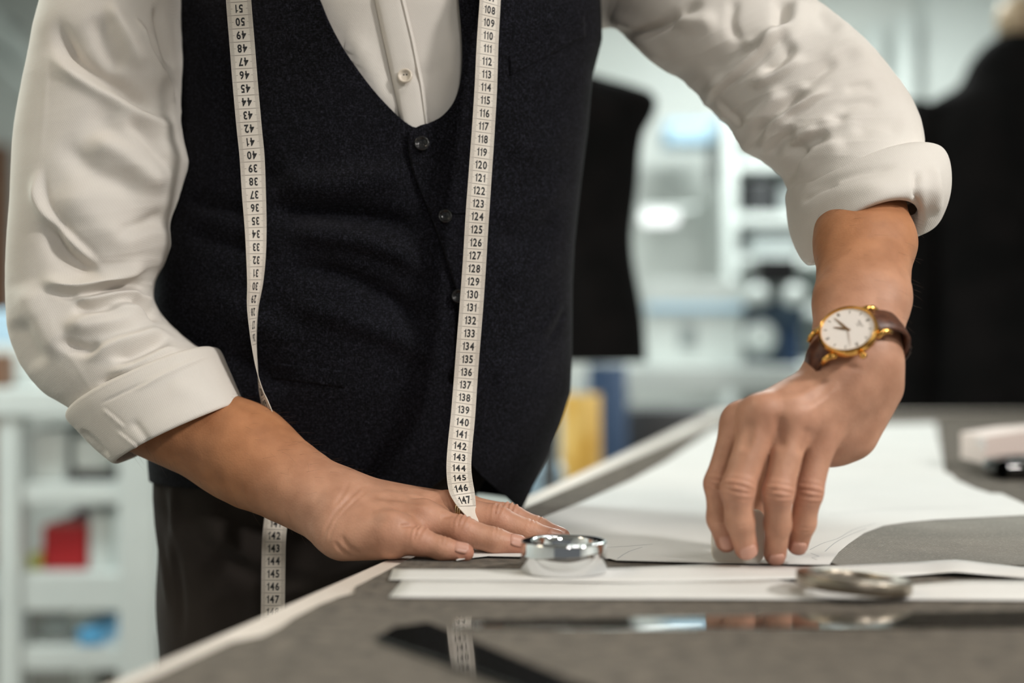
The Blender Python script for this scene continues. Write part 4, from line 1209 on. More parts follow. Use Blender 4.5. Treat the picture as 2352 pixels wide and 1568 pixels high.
obj('trousers', fast_mesh('trousers', vt, qt), M_trouser, person, label='dark brown black wool trousers')
for s, x0 in ((-1, -.245), (1, -.095)):
    def shoe(p, x0=x0, s=s):
        d = seg(p, (x0, 1.31, .045), (x0 + s * .012, 1.13, .036), .040, .036)
        d = smin(d, seg(p, (x0, 1.30, .05), (x0, 1.29, .085), .042, .042), .02)
        return np.maximum(d, .002 - p[:, 2])
    vs_, qs_ = surface_nets(shoe, (x0 - .09, 1.05, -.02), (x0 + .09, 1.39, .16), 5 * mm)
    obj('shoe', fast_mesh('shoe', vs_, qs_), M_black_plastic, person)

# ---- beard: strands hanging from the chin, only the tips reach into the picture
strands = MB()
r_ = np.random.default_rng(3)
for i in range(900):
    u = r_.uniform(-1, 1)
    a = np.array([-.112 + u * .052, 1.005 + r_.uniform(-.02, .03) + .02 * u * u, 1.50 + .045 * u * u + r_.uniform(-.015, .02)])
    ln = (.166 + r_.normal(0, .009)) * (1 - .5 * abs(u))
    tip = a + np.array([(-.6 * u) * .05 + r_.normal(0, .008), r_.normal(.0, .008), -ln])
    k = a * .45 + tip * .55 + np.array([r_.normal(0, .006), -.012, 0])
    pts = [a, a * .5 + k * .5, k, k * .5 + tip * .5 + r_.normal(0, .002, 3), tip]
    strands.tube(pts, [.0003, .00028, .00024, .00018, .0001], 4, cap=False)
obj('beard', strands.mesh('beard', True), M_hair, person, kind='stuff', label='grey beard hair')
hairm = MB()
def haircap(p): return np.maximum(ell(p, (-.11, 1.088, 1.585), (.081, .101, .113)), -(p[:, 2] - 1.60 + (p[:, 1] - 1.06) * .9))
vh, qh = surface_nets(haircap, (-.22, .96, 1.45), (.0, 1.22, 1.72), 4 * mm)
obj('hair', fast_mesh('hair', vh, qh), M_hair, person)

hc = np.array([-.11, 1.08, 1.575])
M_eye = mat('eye_white', (0.75, 0.72, 0.68), 0.2); M_iris = mat('iris', (0.05, 0.035, 0.02), 0.2)
for sx in (-1, 1):
    ce = hc + np.array([sx * .030, -.0735, .004])
    me_ = Matrix.Translation(Vector(ce)) @ Matrix.Rotation(math.radians(90), 4, 'X')
    eye = obj('eye', MB().lathe([(.0001, -.012)] + [(.012 * math.sin(w), -.012 * math.cos(w)) for w in np.linspace(.3, 2.84, 12)] + [(.0001, .012)], 24, me_).mesh('eye', True), M_eye, body)
    obj('iris', MB().lathe([(.0055, .0109), (.003, .0122), (.0001, .0124)], 20, me_).mesh('iris', True), M_iris, body)
    br = MB()
    for k in range(40):
        u = k / 39
        p0 = hc + np.array([sx * (.014 + .036 * u), -.094 + .016 * u * u, .028 + .006 * math.sin(u * 3) + r_.normal(0, .002)])
        br.tube([p0, p0 + np.array([sx * .006, -.003, .002])], [.0005, .0002], 4, cap=False)
    obj('eyebrow', br.mesh('eyebrow'), M_hair, body, kind='stuff')

# fine hairs on the two bare forearms
ah = MB()
nn1 = vert_normals(V1, Q1); nn2 = vert_normals(V2, Q2)
for V, nn, tn, cnt_, dn in ((V1, nn1, tan[:len(V1)], 260, -dirL), (V2, nn2, tan[len(V1):len(V1) + len(V2)], 200, -e2)):
    pr = proj(V)
    cand = np.where((tn > .05))[0]
    for i in r_.choice(cand, cnt_):
        p0 = V[i]; n0 = nn[i]
        if n0 @ np.array([0, -1, .6]) < -.2: continue
        ln = r_.uniform(.006, .013)
        sd = np.cross(n0, dn) * r_.normal(0, .35)
        p1 = p0 + (dn * .75 + n0 * .42 + sd) * ln * .55
        p2 = p0 + (dn * .95 + n0 * .50 + sd * 1.3) * ln
        ah.tube([p0 - n0 * .0003, p1, p2], [.00006, .00005, .00002], 3, cap=False)
M_armhair = mat('arm_hair', (0.10, 0.055, 0.03), 0.5)
obj('arm_hair', ah.mesh('arm_hair', True), M_armhair, body, kind='stuff')

# ================================================================== wristwatch
watch = thing('wristwatch', WC - nW * .012, 'gold wristwatch with a white dial on a brown leather strap', 'watch')
RW = Matrix(((e1[0], e2[0], nW[0]), (e1[1], e2[1], nW[1]), (e1[2], e2[2], nW[2]))).to_4x4()
MW = Matrix.Translation(Vector(WC)) @ RW           # local x: towards 12 o'clock side of the strap, z: out of the dial
R_ = .0198
case = obj('case', MB().lathe([(.0001, -.0092), (R_ * .86, -.0092), (R_ * .97, -.0070), (R_ * 1.01, -.0045), (R_ * 1.0, -.0020), (R_ * .97, -.0004), (R_ * .93, .0004), (R_ * .90, -.0002), (R_ * .885, -.0022), (.0001, -.0022)], 96, MW).mesh('case', True), M_gold, watch)
smooth_by_angle(case, 40)
dial = obj('dial', MB().lathe([(.0001, -.0016), (R_ * .886, -.0016), (R_ * .886, -.0021), (.0001, -.0021)], 72, MW).mesh('dial'), M_dial, watch)
for k in range(12):                                  # hour marks
    a = k * math.pi / 6
    Mk = MW @ Matrix.Rotation(a, 4, 'Z')
    ln = .0022 if k % 3 else .0026
    mb = MB()
    for off in ((0,) if k % 3 else (-.0005, .0005)):
        mb.box((R_ * .80 - ln, off - .00022, -.0016), (R_ * .80, off + .00022, -.00135), Mk)
    obj('hour_mark', mb.mesh('hour_mark'), M_brown_ink, dial)
M_hand = mat('watch_hand', (0.42, 0.24, 0.12), 0.3, metal=0.8)
for nm, ang, ln, wd in (('hour_hand', 138, .0098, .0007), ('minute_hand', 104, .0140, .0006), ('second_hand', 253, .0150, .00015)):
    Mk = MW @ Matrix.Rotation(math.radians(ang), 4, 'Z')
    poly = [(-.002, -wd * .6), (ln * .35, -wd * 1.3), (ln, -wd * .2), (ln, wd * .2), (ln * .35, wd * 1.3), (-.002, wd * .6)]
    m_ = MB().prism(poly, -.0012, -.0010); m_.v = [tuple(Mk @ Vector(p_)) for p_ in m_.v]
    obj(nm, m_.mesh(nm), M_hand, watch)
obj('hand_hub', MB().lathe([(.0001, -.0008), (.0008, -.0008), (.0008, -.0013)], 16, MW).mesh('hand_hub'), M_hand, watch)
obj('crown', MB().lathe([(.0001, .0046), (.0018, .0046), (.0024, .0040), (.0024, .0012), (.0014, .0008), (.0014, -.001)], 20,
    MW @ Matrix.Translation((0, -R_, -.0045)) @ Matrix.Rotation(math.radians(90), 4, 'X')).mesh('crown', True), M_gold, watch)
for sx in (-1, 1):
    for sy in (-1, 1):
        pts = [Vector((sx * R_ * .72, sy * R_ * .66, -.005)), Vector((sx * R_ * .95, sy * R_ * .60, -.0045)), Vector((sx * R_ * 1.13, sy * R_ * .57, -.006)), Vector((sx * R_ * 1.25, sy * R_ * .56, -.0095))]
        obj('lug', MB().tube([tuple(MW @ p_) for p_ in pts], [.0022, .0022, .0021, .0017], 12).mesh('lug', True), M_gold, watch)
# little printed maker's mark under 12 o'clock
def text_mesh(body_, size=1.0, bold=0.0):
    cu = bpy.data.curves.new('txt', 'FONT'); cu.body = body_; cu.size = size; cu.align_x = 'CENTER'; cu.align_y = 'CENTER'; cu.offset = bold; cu.resolution_u = 3
    ob = bpy.data.objects.new('txt', cu); COL.objects.link(ob)
    me = bpy.data.meshes.new_from_object(ob)
    vs = np.array([v.co[:] for v in me.vertices]).reshape(-1, 3); fs = [tuple(p_.vertices) for p_ in me.polygons]
    bpy.data.objects.remove(ob); bpy.data.curves.remove(cu); bpy.data.meshes.remove(me)
    return vs, fs
vs, fs = text_mesh('TISSOT', .0022)
Mt = MW @ Matrix.Translation((R_ * .46, 0, -.00145)) @ Matrix.Rotation(-math.pi / 2, 4, 'Z')
mk = MB().add([tuple(Mt @ Vector(v)) for v in vs], fs)
vs, fs = text_mesh('1853', .0015)
Mt = MW @ Matrix.Translation((R_ * .36, 0, -.00145)) @ Matrix.Rotation(-math.pi / 2, 4, 'Z')
mk.add([tuple(Mt @ Vector(v)) for v in vs], fs)
obj('printed_mark', mk.mesh('printed_mark'), M_brown_ink, dial)
# strap: a band around the wrist
def strap_pts(phi0, phi1, n, wid, thick, out):
    cen = np.array([.0022, 0, -.0275]); ax_, az_ = .0318, .0240
    vs = []
    for i in range(n):
        ph = phi0 + (phi1 - phi0) * i / (n - 1)
        w = wid(i / (n - 1))
        dx, dz = math.cos(ph), math.sin(ph)
        p_ = cen + np.array([ax_ * dx, 0, az_ * dz]); nrm = np.array([dx / ax_, 0, dz / az_]); nrm /= np.linalg.norm(nrm)
        p_ = p_ + nrm * out(i / (n - 1))
        for yy, tt_ in ((-w, 0), (-w * .92, thick), (0, thick * 1.25), (w * .92, thick), (w, 0), (0, -.0002)):
            vs.append(tuple(MW @ Vector(p_ + np.array([0, yy, 0]) + nrm * tt_)))
    fs = grid_quads(n, 6, True)
    fs = [tuple(f) for f in fs] + [tuple(range(6)), tuple(range((n - 1) * 6, n * 6))[::-1]]
    return vs, fs
vs, fs = strap_pts(math.radians(62), math.radians(-100), 60, lambda t_: .0098 - .0012 * t_, .0022, lambda t_: .0008 + .0006 * math.exp(-((t_ - .75) / .1) ** 2))
obj('strap', MB().add(vs, fs).mesh('strap', True), M_leather, watch)
vs, fs = strap_pts(math.radians(118), math.radians(262), 60, lambda t_: .0098 - .0012 * t_, .0022, lambda t_: .0008)
obj('strap', MB().add(vs, fs).mesh('strap', True), M_leather, watch)
vs, fs = strap_pts(math.radians(-42), math.radians(-26), 8, lambda t_: .0100, .0022, lambda t_: .0032)
obj('strap_keeper', MB().add(vs, fs).mesh('strap_keeper', True), M_leather_under, watch)
vs, fs = strap_pts(math.radians(-20), math.radians(-75), 24, lambda t_: .0086 * (1 if t_ < .8 else math.sqrt(max(.05, 1 - ((t_ - .8) / .2) ** 2))), .0020, lambda t_: .0034 + .004 * max(0, t_ - .6))
obj('strap_tip', MB().add(vs, fs).mesh('strap_tip', True), M_leather_under, watch)

# ================================================================== ring on the middle finger of the flat hand
a, ra = FL['middle'][0]; b, rb = FL['middle'][1]
ax_ = (b - a); ax_ /= np.linalg.norm(ax_)
rt = thing('finger_ring', a + (b - a) * .55, 'pale gold three band ring on the flat hand', 'ring')
for k, t_ in enumerate((.22, .265, .31)):
    c_ = a + (b - a) * t_; rr = (ra + (rb - ra) * t_) + .0030
    M_ = Matrix.Translation(Vector(c_)) @ Vector(ax_).to_track_quat('Z', 'Y').to_matrix().to_4x4()
    prof = [(rr - .0007 + .0012 * math.cos(w), .0011 * math.sin(w)) for w in np.linspace(0, 2 * math.pi, 12, endpoint=False)]
    obj('band', MB().lathe(prof, 64, M_, close=True).mesh('band', True), M_ring_gold, rt)

# ================================================================== piece of tailor's chalk between the fingers
ck = P(1694, 1240, .984)
Mc = Matrix.Translation(Vector((ck[0], ck[1], Z0 + .0019 + .0178))) @ Matrix.Rotation(math.radians(-6), 4, 'Z') @ Matrix.Rotation(math.radians(4), 4, 'X')
poly = []
for cx, cz, a0 in ((.0125, .0125, 0), (-.0125, .0125, 90), (-.0125, -.0125, 180), (.0125, -.0125, 270)):
    for k in range(6):
        w = math.radians(a0 + 90 * k / 5); poly.append((cx + .0055 * math.cos(w), cz + .0055 * math.sin(w)))
mbk = MB().prism(poly, -.0036, .0036)
Mc2 = Mc @ Matrix.Rotation(math.radians(90), 4, 'X')
mbk.v = [tuple(Mc2 @ Vector(p_)) for p_ in mbk.v]
o = obj('tailor_chalk', mbk.mesh('tailor_chalk'), M_chalk, label='square white tailor chalk held upright under the fingertips', cat='chalk')
md = o.modifiers.new('b', 'BEVEL'); md.width = .0012; md.segments = 3; md.limit_method = 'ANGLE'

# ================================================================== measuring tape hanging around the neck
GLY = {}
for ch_ in '0123456789':
    vs, fs = text_mesh(ch_, 1.0, .03)
    if ch_ == '1':
        vs = np.array([(.17, 0, 0), (.30, 0, 0), (.30, .72, 0), (.20, .72, 0), (.17, .60, 0), (.02, .56, 0), (.02, .48, 0), (.17, .50, 0)]); fs = [(0, 1, 2, 3, 4, 7), (4, 5, 6, 7)]
    GLY[ch_] = (vs, fs, vs[:, 0].min(), vs[:, 0].max(), vs[:, 1].min(), vs[:, 1].max())

class Tape:
    W = .0188
    def __init__(s, rows):
        rows = np.array(rows, float)
        pts = np.array([P(*r[:3]) for r in rows])
        L0 = np.r_[0, np.cumsum(np.linalg.norm(np.diff(pts, axis=0), axis=1))]
        fine = spline(np.c_[L0, pts, rows[:, 3]], np.linspace(0, L0[-1], 1500))
        c = fine[:, :3]
        sl = np.r_[0, np.cumsum(np.linalg.norm(np.diff(c, axis=0), axis=1))]
        n = int(sl[-1] / .001) + 1
        s.s = np.linspace(0, sl[-1], n)
        s.c = np.stack([np.interp(s.s, sl, c[:, i]) for i in range(3)], 1)
        tw = np.radians(np.interp(s.s, sl, fine[:, 3]))
        t = np.gradient(s.c, axis=0); t /= np.linalg.norm(t, axis=1)[:, None]
        w = np.stack([np.cos(tw), np.sin(tw), 0 * tw], 1)
        w = w - t * (w * t).sum(1)[:, None]; w /= np.linalg.norm(w, axis=1)[:, None]
        s.w = w; s.n = np.cross(t, w)                       # tape runs down: t=-z, w=+x -> n = -y, towards the camera
        s.py = proj(s.c)[:, 1]
    def s_at(s, py): return float(np.interp(py, s.py, s.s))
    def map(s, ss, u, h):
        g = lambda A: np.stack([np.interp(ss, s.s, A[:, i]) for i in range(3)], -1)
        return g(s.c) + g(s.w) * np.asarray(u)[..., None] + g(s.n) * np.asarray(h)[..., None]
    def band(s):
        n = len(s.s); us = np.array([-s.W/2, s.W/2]); vs = []
        for h in (.00022, -.00022):
            for u in us: vs.append(s.map(s.s, np.full(n, u), np.full(n, h)))
        v = np.stack([vs[0], vs[1], vs[3], vs[2]], 1).reshape(-1, 3)
        return v, grid_quads(n, 4, True)

def tape_print(tp, mb_num, mb_tick, s0, s1, first, step, at, side, flip):
    """number `first` sits at arc length `at`; numbers change by step every centimetre further down"""
    k = math.ceil((s0 - at) / .01)
    hh = .0003 * side
    while at + k * .01 < s1:
        sc = at + k * .01; val = first + step * k
        txt = str(val)
        H = .0063; sx = .0078 * .84
        gl = [GLY[c_] for c_ in txt]; gap = .11
        wtot = sum((g[3] - g[2]) for g in gl) + gap * (len(gl) - 1)
        x = -wtot / 2
        # text axes on the tape: dx along +-u, dy along -+s
        dx = 1 if side > 0 else -1
        dy = -1
        if flip: dx, dy = -dx, -dy
        if s0 + .004 < sc < s1 - .004:
            for g in gl:
                vs = g[0]
                lx = (vs[:, 0] - g[2] + x) * sx
                ly = ((vs[:, 1] - (g[4] + g[5]) / 2) / (g[5] - g[4])) * H
                if g[5] - g[4] < .3: ly = ly * 1.0
                mb_num.add(tp.map(sc + dy * ly, dx * lx, np.full(len(vs), hh)), g[1])
                x += (g[3] - g[2]) + gap
        # centimetre line between numbers and millimetre ticks
        def tick(sv, u0, u1, w):
            if not (s0 < sv < s1): return
            a_ = tp.map(np.array([sv - w, sv - w, sv + w, sv + w]), np.array([u0, u1, u1, u0]), np.full(4, hh))
            mb_tick.add(a_, [(0, 1, 2, 3)])
        W = tp.W / 2
        tick(sc + .005, -W * .98, W * .98, .00016)
        for j in range(1, 10):
            sv = sc - .005 + j * .001
            ln = .0042 if j == 5 else .0030
            tick(sv, -W * .98, -W * .98 + ln, .00011); tick(sv, W * .98 - ln, W * .98, .00011)
        k += 1

tape = thing('measuring_tape', (-.11, 1.2, 1.44), 'cream measuring tape with black numbers hanging around the neck', 'measuring tape')
rowsL = [(560, -210, 1.085, 0), (545, -60, 1.075, 0), (548, 0, 1.072, 2), (556, 100, 1.072, 4), (564, 200, 1.074, 8), (573, 300, 1.078, 14), (579, 360, 1.082, 18), (583, 440, 1.086, 28), (587, 520, 1.09, 40), (588, 590, 1.092, 50), (586, 650, 1.094, 62), (581, 700, 1.095, 73), (581, 745, 1.096, 82), (584, 795, 1.097, 90),
         (591, 850, 1.098, 98), (602, 905, 1.10, 112), (618, 955, 1.10, 126), (636, 1000, 1.125, 135), (646, 1080, 1.145, 160), (638, 1160, 1.145, 176), (630, 1230, 1.135, 180), (628, 1300, 1.13, 180), (627, 1380, 1.128, 180), (626, 1470, 1.128, 180), (626, 1530, 1.128, 180)]
tl_ = Tape(rowsL)
rowsR = [(1132, -210, 1.105, 0), (1129, -60, 1.104, 36), (1126, 0, 1.098, 34), (1120, 100, 1.096, 30), (1116, 200, 1.095, 26), (1110, 300, 1.095, 24), (1103, 400, 1.094, 22), (1096, 500, 1.092, 20), (1090, 600, 1.094, 20), (1083, 700, 1.095, 18), (1075, 800, 1.096, 18), (1069, 880, 1.097, 18), (1063, 960, 1.088, 16),
         (1057, 1020, 1.078, 15), (1054, 1072, 1.066, 14), (1058, 1115, 1.052, 2), (1067, 1148, 1.0455, 34), (1079, 1178, 1.041, 66), (1092, 1202, 1.037, 84), (1098, 1214, 1.036, 88)]
tr_ = Tape(rowsR)
for tp, jobs in ((tl_, [('f', -200, 800, 51, -1, 20, True), ('b', 800, 1525, 142, 1, 1230, False)]), (tr_, [('f', -200, 1168, 108, 1, 23, False)])):
    v, q = tp.band()
    me = fast_mesh('tape_band', v, q, smooth=False)
    bnd = obj('tape_band', me, M_tape, tape)
    smooth_by_angle(bnd, 60)
    nm, tkk = MB(), MB()
    for side, y0, y1, first, step, yat, flip in jobs:
        tape_print(tp, nm, tkk, tp.s_at(y0), tp.s_at(y1), first, step, tp.s_at(yat), 1 if side == 'f' else -1, flip)
    obj('printed_numbers', nm.mesh('printed_numbers'), M_ink, bnd)
    obj('printed_ticks', tkk.mesh('printed_ticks'), M_brown_ink, bnd)
# the part behind the neck
nb = [np.array(P(560, -210, 1.085)), np.array([-.20, 1.11, 1.47]), np.array([-.185, 1.22, 1.50]), np.array([-.12, 1.275, 1.51]), np.array([-.055, 1.22, 1.50]), np.array([-.03, 1.13, 1.47]), np.array(P(1132, -210, 1.105))]
nbv = densify(nb, .01)
vs = []
for p_ in nbv: vs += [p_ + np.array([0, 0, -.009]), p_ + np.array([0, 0, .009])]
o = obj('neck_loop', new_mesh('neck_loop', vs, [(2*i, 2*i + 1, 2*i + 3, 2*i + 2) for i in range(len(nbv) - 1)]), M_tape, tape)
md = o.modifiers.new('s', 'SOLIDIFY'); md.thickness = .0005

# ================================================================== background: everything beyond the table
def slab(px0, py0, px1, py1, d, depth, m, name, parent=None, bev=.004, **kw):
    """box whose front face covers a pixel rectangle at distance d"""
    a = P(px0, py1, d); b_ = P(px1, py0, d)
    me = MB().box((a[0], d, a[2]), (b_[0], d + depth, b_[2]), bev=bev).mesh(name)
    return obj(name, me, m, parent, **kw)

# tailor's dummies in black jackets
def dummy(cx, d, z_hem, z_sh, hw_sh, hw_ch, hw_waist, hw_hem, name, label, arms=False, rot=0.0, rows=None):
    root = thing(name, (cx, d, 0), label, 'mannequin')
    H = z_sh - z_hem
    rows = rows or [(0, hw_hem, .135), (.15, hw_hem * .97, .13), (.42, hw_waist, .11), (.62, (hw_waist + hw_ch) / 2, .12), (.80, hw_ch, .125), (.90, hw_sh * .98, .11), (.955, hw_sh * .93, .085), (.985, hw_sh * .70, .07), (1.02, hw_sh * .38, .06), (1.05, .062, .055)]
    tmax = rows[-1][0]
    g = spline(np.array(rows), np.linspace(0, tmax, 70))
    n = 64; vs = []
    for i, (hw, hd) in enumerate(g):
        t_ = tmax * i / 69
        for k in range(n):
            w = 2 * math.pi * k / n
            c_, s_ = math.cos(w), math.sin(w)
            x = hw * math.copysign(abs(c_) ** .85, c_); y = hd * math.copysign(abs(s_) ** .9, s_)
            vs.append((cx + x * math.cos(rot) - y * math.sin(rot), d + x * math.sin(rot) + y * math.cos(rot), z_hem + H * t_))
    fs = [tuple(f) for f in grid_quads(70, n, True)] + [tuple(range(n))[::-1]]
    obj('jacket', new_mesh('jacket', vs, fs), M_jacket, root)
    lap = MB()
    for s in (-1, 1):
        lap.add([(cx + s * .01, d - .135, z_hem + H * .48), (cx + s * .07, d - .125, z_hem + H * .86), (cx + s * .045, d - .10, z_hem + H * 1.0), (cx + s * .025, d - .13, z_hem + H * .75)], [(0, 1, 2, 3)])
    o = obj('lapels', lap.mesh('lapels'), M_jacket, root); md = o.modifiers.new('s', 'SOLIDIFY'); md.thickness = .006
    if arms:
        for s in (-1, 1):
            pts = [(cx + s * hw_sh * .86, d, z_sh - H * .06), (cx + s * hw_sh * 1.05, d, z_sh - H * .25), (cx + s * hw_sh * 1.13, d - .01, z_sh - H * .6), (cx + s * hw_sh * 1.15, d - .03, z_sh - H * 1.02)]
            obj('sleeve', MB().tube(list(densify(pts, .03)), .066, 20).mesh('sleeve', True), M_jacket, root)
    obj('neck_block', MB().lathe([(.05, 0), (.052, .05), (.045, .08), (.012, .095), (.012, .30 if arms else .13), (.0001, .30 if arms else .13)], 32, Matrix.Translation((cx, d, z_hem + H * (tmax - .01)))).mesh('neck_block', True), M_wood, root)
    obj('pole', MB().lathe([(.016, 0.03), (.016, z_hem + .05)], 16, Matrix.Translation((cx, d, 0))).mesh('pole', True), M_dark, root)
    obj('base', MB().lathe([(.0001, .035), (.03, .035), (.16, .012), (.17, 0), (.0001, 0)], 40, Matrix.Translation((cx, d, 0))).mesh('base', True), M_dark, root)
    return root
dm = 2.75
dummy((1262 - 1176) / K * dm, dm, CAMZ - (830 - 784) / K * dm, CAMZ - (185 - 784) / K * dm, 250 / K * dm, 215 / K * dm, 190 / K * dm, 222 / K * dm, 'tailor_dummy', 'black jacket on a tailor dummy behind the vest')
dm = 3.55
dummy((2338 - 1176) / K * dm, dm, CAMZ - (1010 - 784) / K * dm, CAMZ - (200 - 784) / K * dm, 225 / K * dm, 225 / K * dm, 205 / K * dm, 235 / K * dm, 'tailor_dummy', 'black jacket with sleeves on the dummy at the right edge', arms=True,
      rows=[(0, .255, .14), (.2, .245, .135), (.45, .225, .12), (.65, .235, .13), (.85, .245, .13), (.94, .235, .11), (.975, .195, .10), (1.0, .152, .09), (1.08, .112, .08), (1.13, .072, .07), (1.155, .03, .03)])

# far white work bench with machines
db = 4.3
t = thing('work_bench', P(1700, 900, db) * [1, 1, 0], 'white work bench in the blurred background behind the raised arm', 'table')
slab(1412, 842, 2140, 900, db, .60, M_white_paint, 'benchtop', t)
for x in (1430, 2110):
    a_ = P(x, 900, db + .03)
    obj('leg', MB().box((a_[0] - .025, db + .03, 0), (a_[0] + .025, db + .08, a_[2]), bev=.004).mesh('leg'), M_white_paint, t)
    obj('leg', MB().box((a_[0] - .025, db + .52, 0), (a_[0] + .025, db + .57, a_[2]), bev=.004).mesh('leg'), M_white_paint, t)
zt_b = P(0, 842, db)[2]
def on_bench(px0, py0, px1, d, depth, m, name, **kw):
    a_ = P(px0, 0, d); b_ = P(px1, 0, d); zt = P(0, py0, d)[2]
    return obj(name, MB().box((a_[0], d, zt_b + .001), (b_[0], d + depth, zt), bev=.006).mesh(name), m, **kw)
t = thing('white_machine', P(1590, 840, db + .1), 'white box shaped sewing machine with a pale blue band on the bench', 'sewing machine')
on_bench(1485, 700, 1705, db + .12, .22, M_white_paint, 'housing', parent=t)
slab(1478, 645, 1712, 700, db + .11, .24, M_white_paint, 'lid', t)
slab(1485, 697, 1708, 716, db + .105, .01, M_ltblue, 'stripe', t)
slab(1560, 745, 1600, 800, db + .11, .012, M_greyplastic, 'panel', t)
t = thing('dark_machine', P(1780, 840, db + .1), 'dark blue sewing machine with a pale hand wheel on the bench', 'sewing machine')
on_bench(1722, 690, 1800, db + .16, .2, M_bluegrey, 'pillar', parent=t)
slab(1718, 690, 1850, 745, db + .14, .18, M_bluegrey, 'arm', t)
slab(1738, 592, 1832, 652, db + .12, .12, M_black_plastic, 'thread_stand', t)
obj('pin', MB().tube([P(1785, 690, db + .2), P(1785, 650, db + .2)], .008, 10).mesh('pin', True), M_dark, t)
on_bench(1800, 745, 1840, db + .15, .12, M_navy, 'needle_head', parent=t)
ww = P(1746, 775, db + .125)
obj('hand_wheel', MB().lathe([(.0001, .02), (.03, .02), (.045, .014), (.05, .0), (.045, -.014), (.0001, -.014)], 32, Matrix.Translation(Vector(ww)) @ Matrix.Rotation(math.radians(90), 4, 'X')).mesh('hand_wheel', True), M_white_paint, t)
ww = P(1738, 812, db + .11)
obj('base_plate', MB().lathe([(.0001, .01), (.04, .01), (.044, 0), (.0001, 0)], 32, Matrix.Translation(Vector((ww[0], ww[1] + .03, zt_b + .001)))).mesh('base_plate', True), M_greyplastic, t)
for x in (1738, 1825):
    c_ = P(x, 678, db + .10)
    t3 = thing('thread_spool', (c_[0], c_[1], c_[2] - .03), 'pale thread spool in front of the dark machine, ' + ('nearer the white machine' if x < 1800 else 'nearer the raised forearm'), 'spool', 'spools at the dark machine')
    obj('thread', MB().lathe([(.022, -.03), (.03, -.025), (.032, 0), (.028, .025), (.018, .03)], 24, Matrix.Translation(Vector(c_))).mesh('thread', True), M_white_paint, t3)
    obj('core', MB().lathe([(.010, -.034), (.010, .036)], 16, Matrix.Translation(Vector(c_))).mesh('core', True), M_greyplastic, t3)

# white shelving unit on the wall behind the bench
ds = 5.3
t = thing('shelf_unit', P(1800, 840, ds) * [1, 1, 0], 'white open shelf unit behind the bench', 'shelf')
a_ = P(1662, 0, ds); b_ = P(1945, 0, ds)
ztop = P(0, 262, ds)[2]
for x in (a_[0], b_[0] - .05):
    obj('upright', MB().box((x, ds, 0), (x + .05, ds + .36, ztop), bev=.004).mesh('upright'), M_white_paint, t)
for y0 in (262, 365, 490, 585, 700, 830):
    z = P(0, y0, ds)[2]
    obj('shelf_board', MB().box((a_[0] + .05, ds, z - .04), (b_[0] - .05, ds + .36, z), bev=.004).mesh('shelf_board'), M_white_paint, t)
obj('back_panel', MB().box((a_[0] + .05, ds + .35, 0), (b_[0] - .05, ds + .36, ztop)).mesh('back_panel'), M_white_paint, t)
def on_shelf(px0, px1, py0, pys, m, name, label, cat):
    zz0 = P(0, pys, ds)[2]; zz1 = P(0, py0, ds)[2]
    A = P(px0, 0, ds)[0]; B_ = P(px1, 0, ds)[0]
    o = obj(name, MB().box((A, ds + .03, zz0 + .001), (B_, ds + .25, zz1), bev=.008).mesh(name), m, label=label, cat=cat)
    return o
on_shelf(1722, 1782, 412, 489, M_dark, 'storage_box', 'dark storage box on the upper shelf of the white unit', 'box')
on_shelf(1796, 1850, 430, 489, M_greyplastic, 'storage_box', 'grey storage box beside the dark one on the shelf', 'box')
on_shelf(1725, 1840, 530, 584, M_greyplastic, 'storage_box', 'wide grey storage box on the middle shelf', 'box')
on_shelf(1715, 1760, 300, 364, M_greyplastic, 'storage_box', 'small grey box high on the white shelf', 'box')
# pale blue panel and dark strip beside the shelf
slab(1530, 277, 1664, 326, 5.55, .25, M_ltblue, 'wall_box', label='pale blue box mounted on the wall beside the shelf', cat='box')
slab(1636, 326, 1662, 420, 5.5, .12, M_dark, 'wall_phone', label='dark narrow device hanging below the pale blue box', cat='device')
slab(1640, 590, 1664, 660, 5.96, .039, M_dark, 'clip_board', label='small dark board on the wall above the white machine', cat='board')
# bright highlight built as a glowing strip with hood and arm
t = thing('glow_strip', P(1505, 520, 4.9), 'bright white glowing strip beside the far dummy', 'lamp')
slab(1474, 480, 1560, 514, 4.9, .06, emission_mat('strip_glow', (0.95, 1.0, 0.97), 1.6), 'tube', t, bev=.02)
slab(1468, 474, 1600, 482, 4.9, .08, M_white_paint, 'hood', t)
p0 = P(1590, 478, 4.95)
obj('arm', MB().tube([p0, p0 + np.array([.0, .3, .02]), np.array([p0[0], RY1 - .002, p0[2] + .05])], .012, 8).mesh('arm', True), M_white_paint, t)

# pale pipes on the back wall, upper right
for i, (xp, y0, y1) in enumerate(((2008, 60, 300), (2078, 40, 330))):
    c0 = P(xp, y0, 5.85); c1 = P(xp, y1, 5.85)
    t = thing('wall_tube', c1, ('thinner' if i == 0 else 'thicker') + ' pale upright tube on the wall above the raised elbow', 'tube')
    obj('tube', MB().tube([c1 + [0, 0, -.2], c0], .04 if i == 0 else .052, 20).mesh('tube', True), M_white_paint, t)
    obj('bracket', MB().box((c0[0] - .03, 5.85, c0[2] - .15), (c0[0] + .03, RY1 - .001, c0[2] - .11)).mesh('bracket'), M_greyplastic, t)
slab(2125, -80, 2330, 420, 5.9, .09, M_white_paint, 'wall_board', label='pale upright board on the back wall beside the right dummy', cat='board')

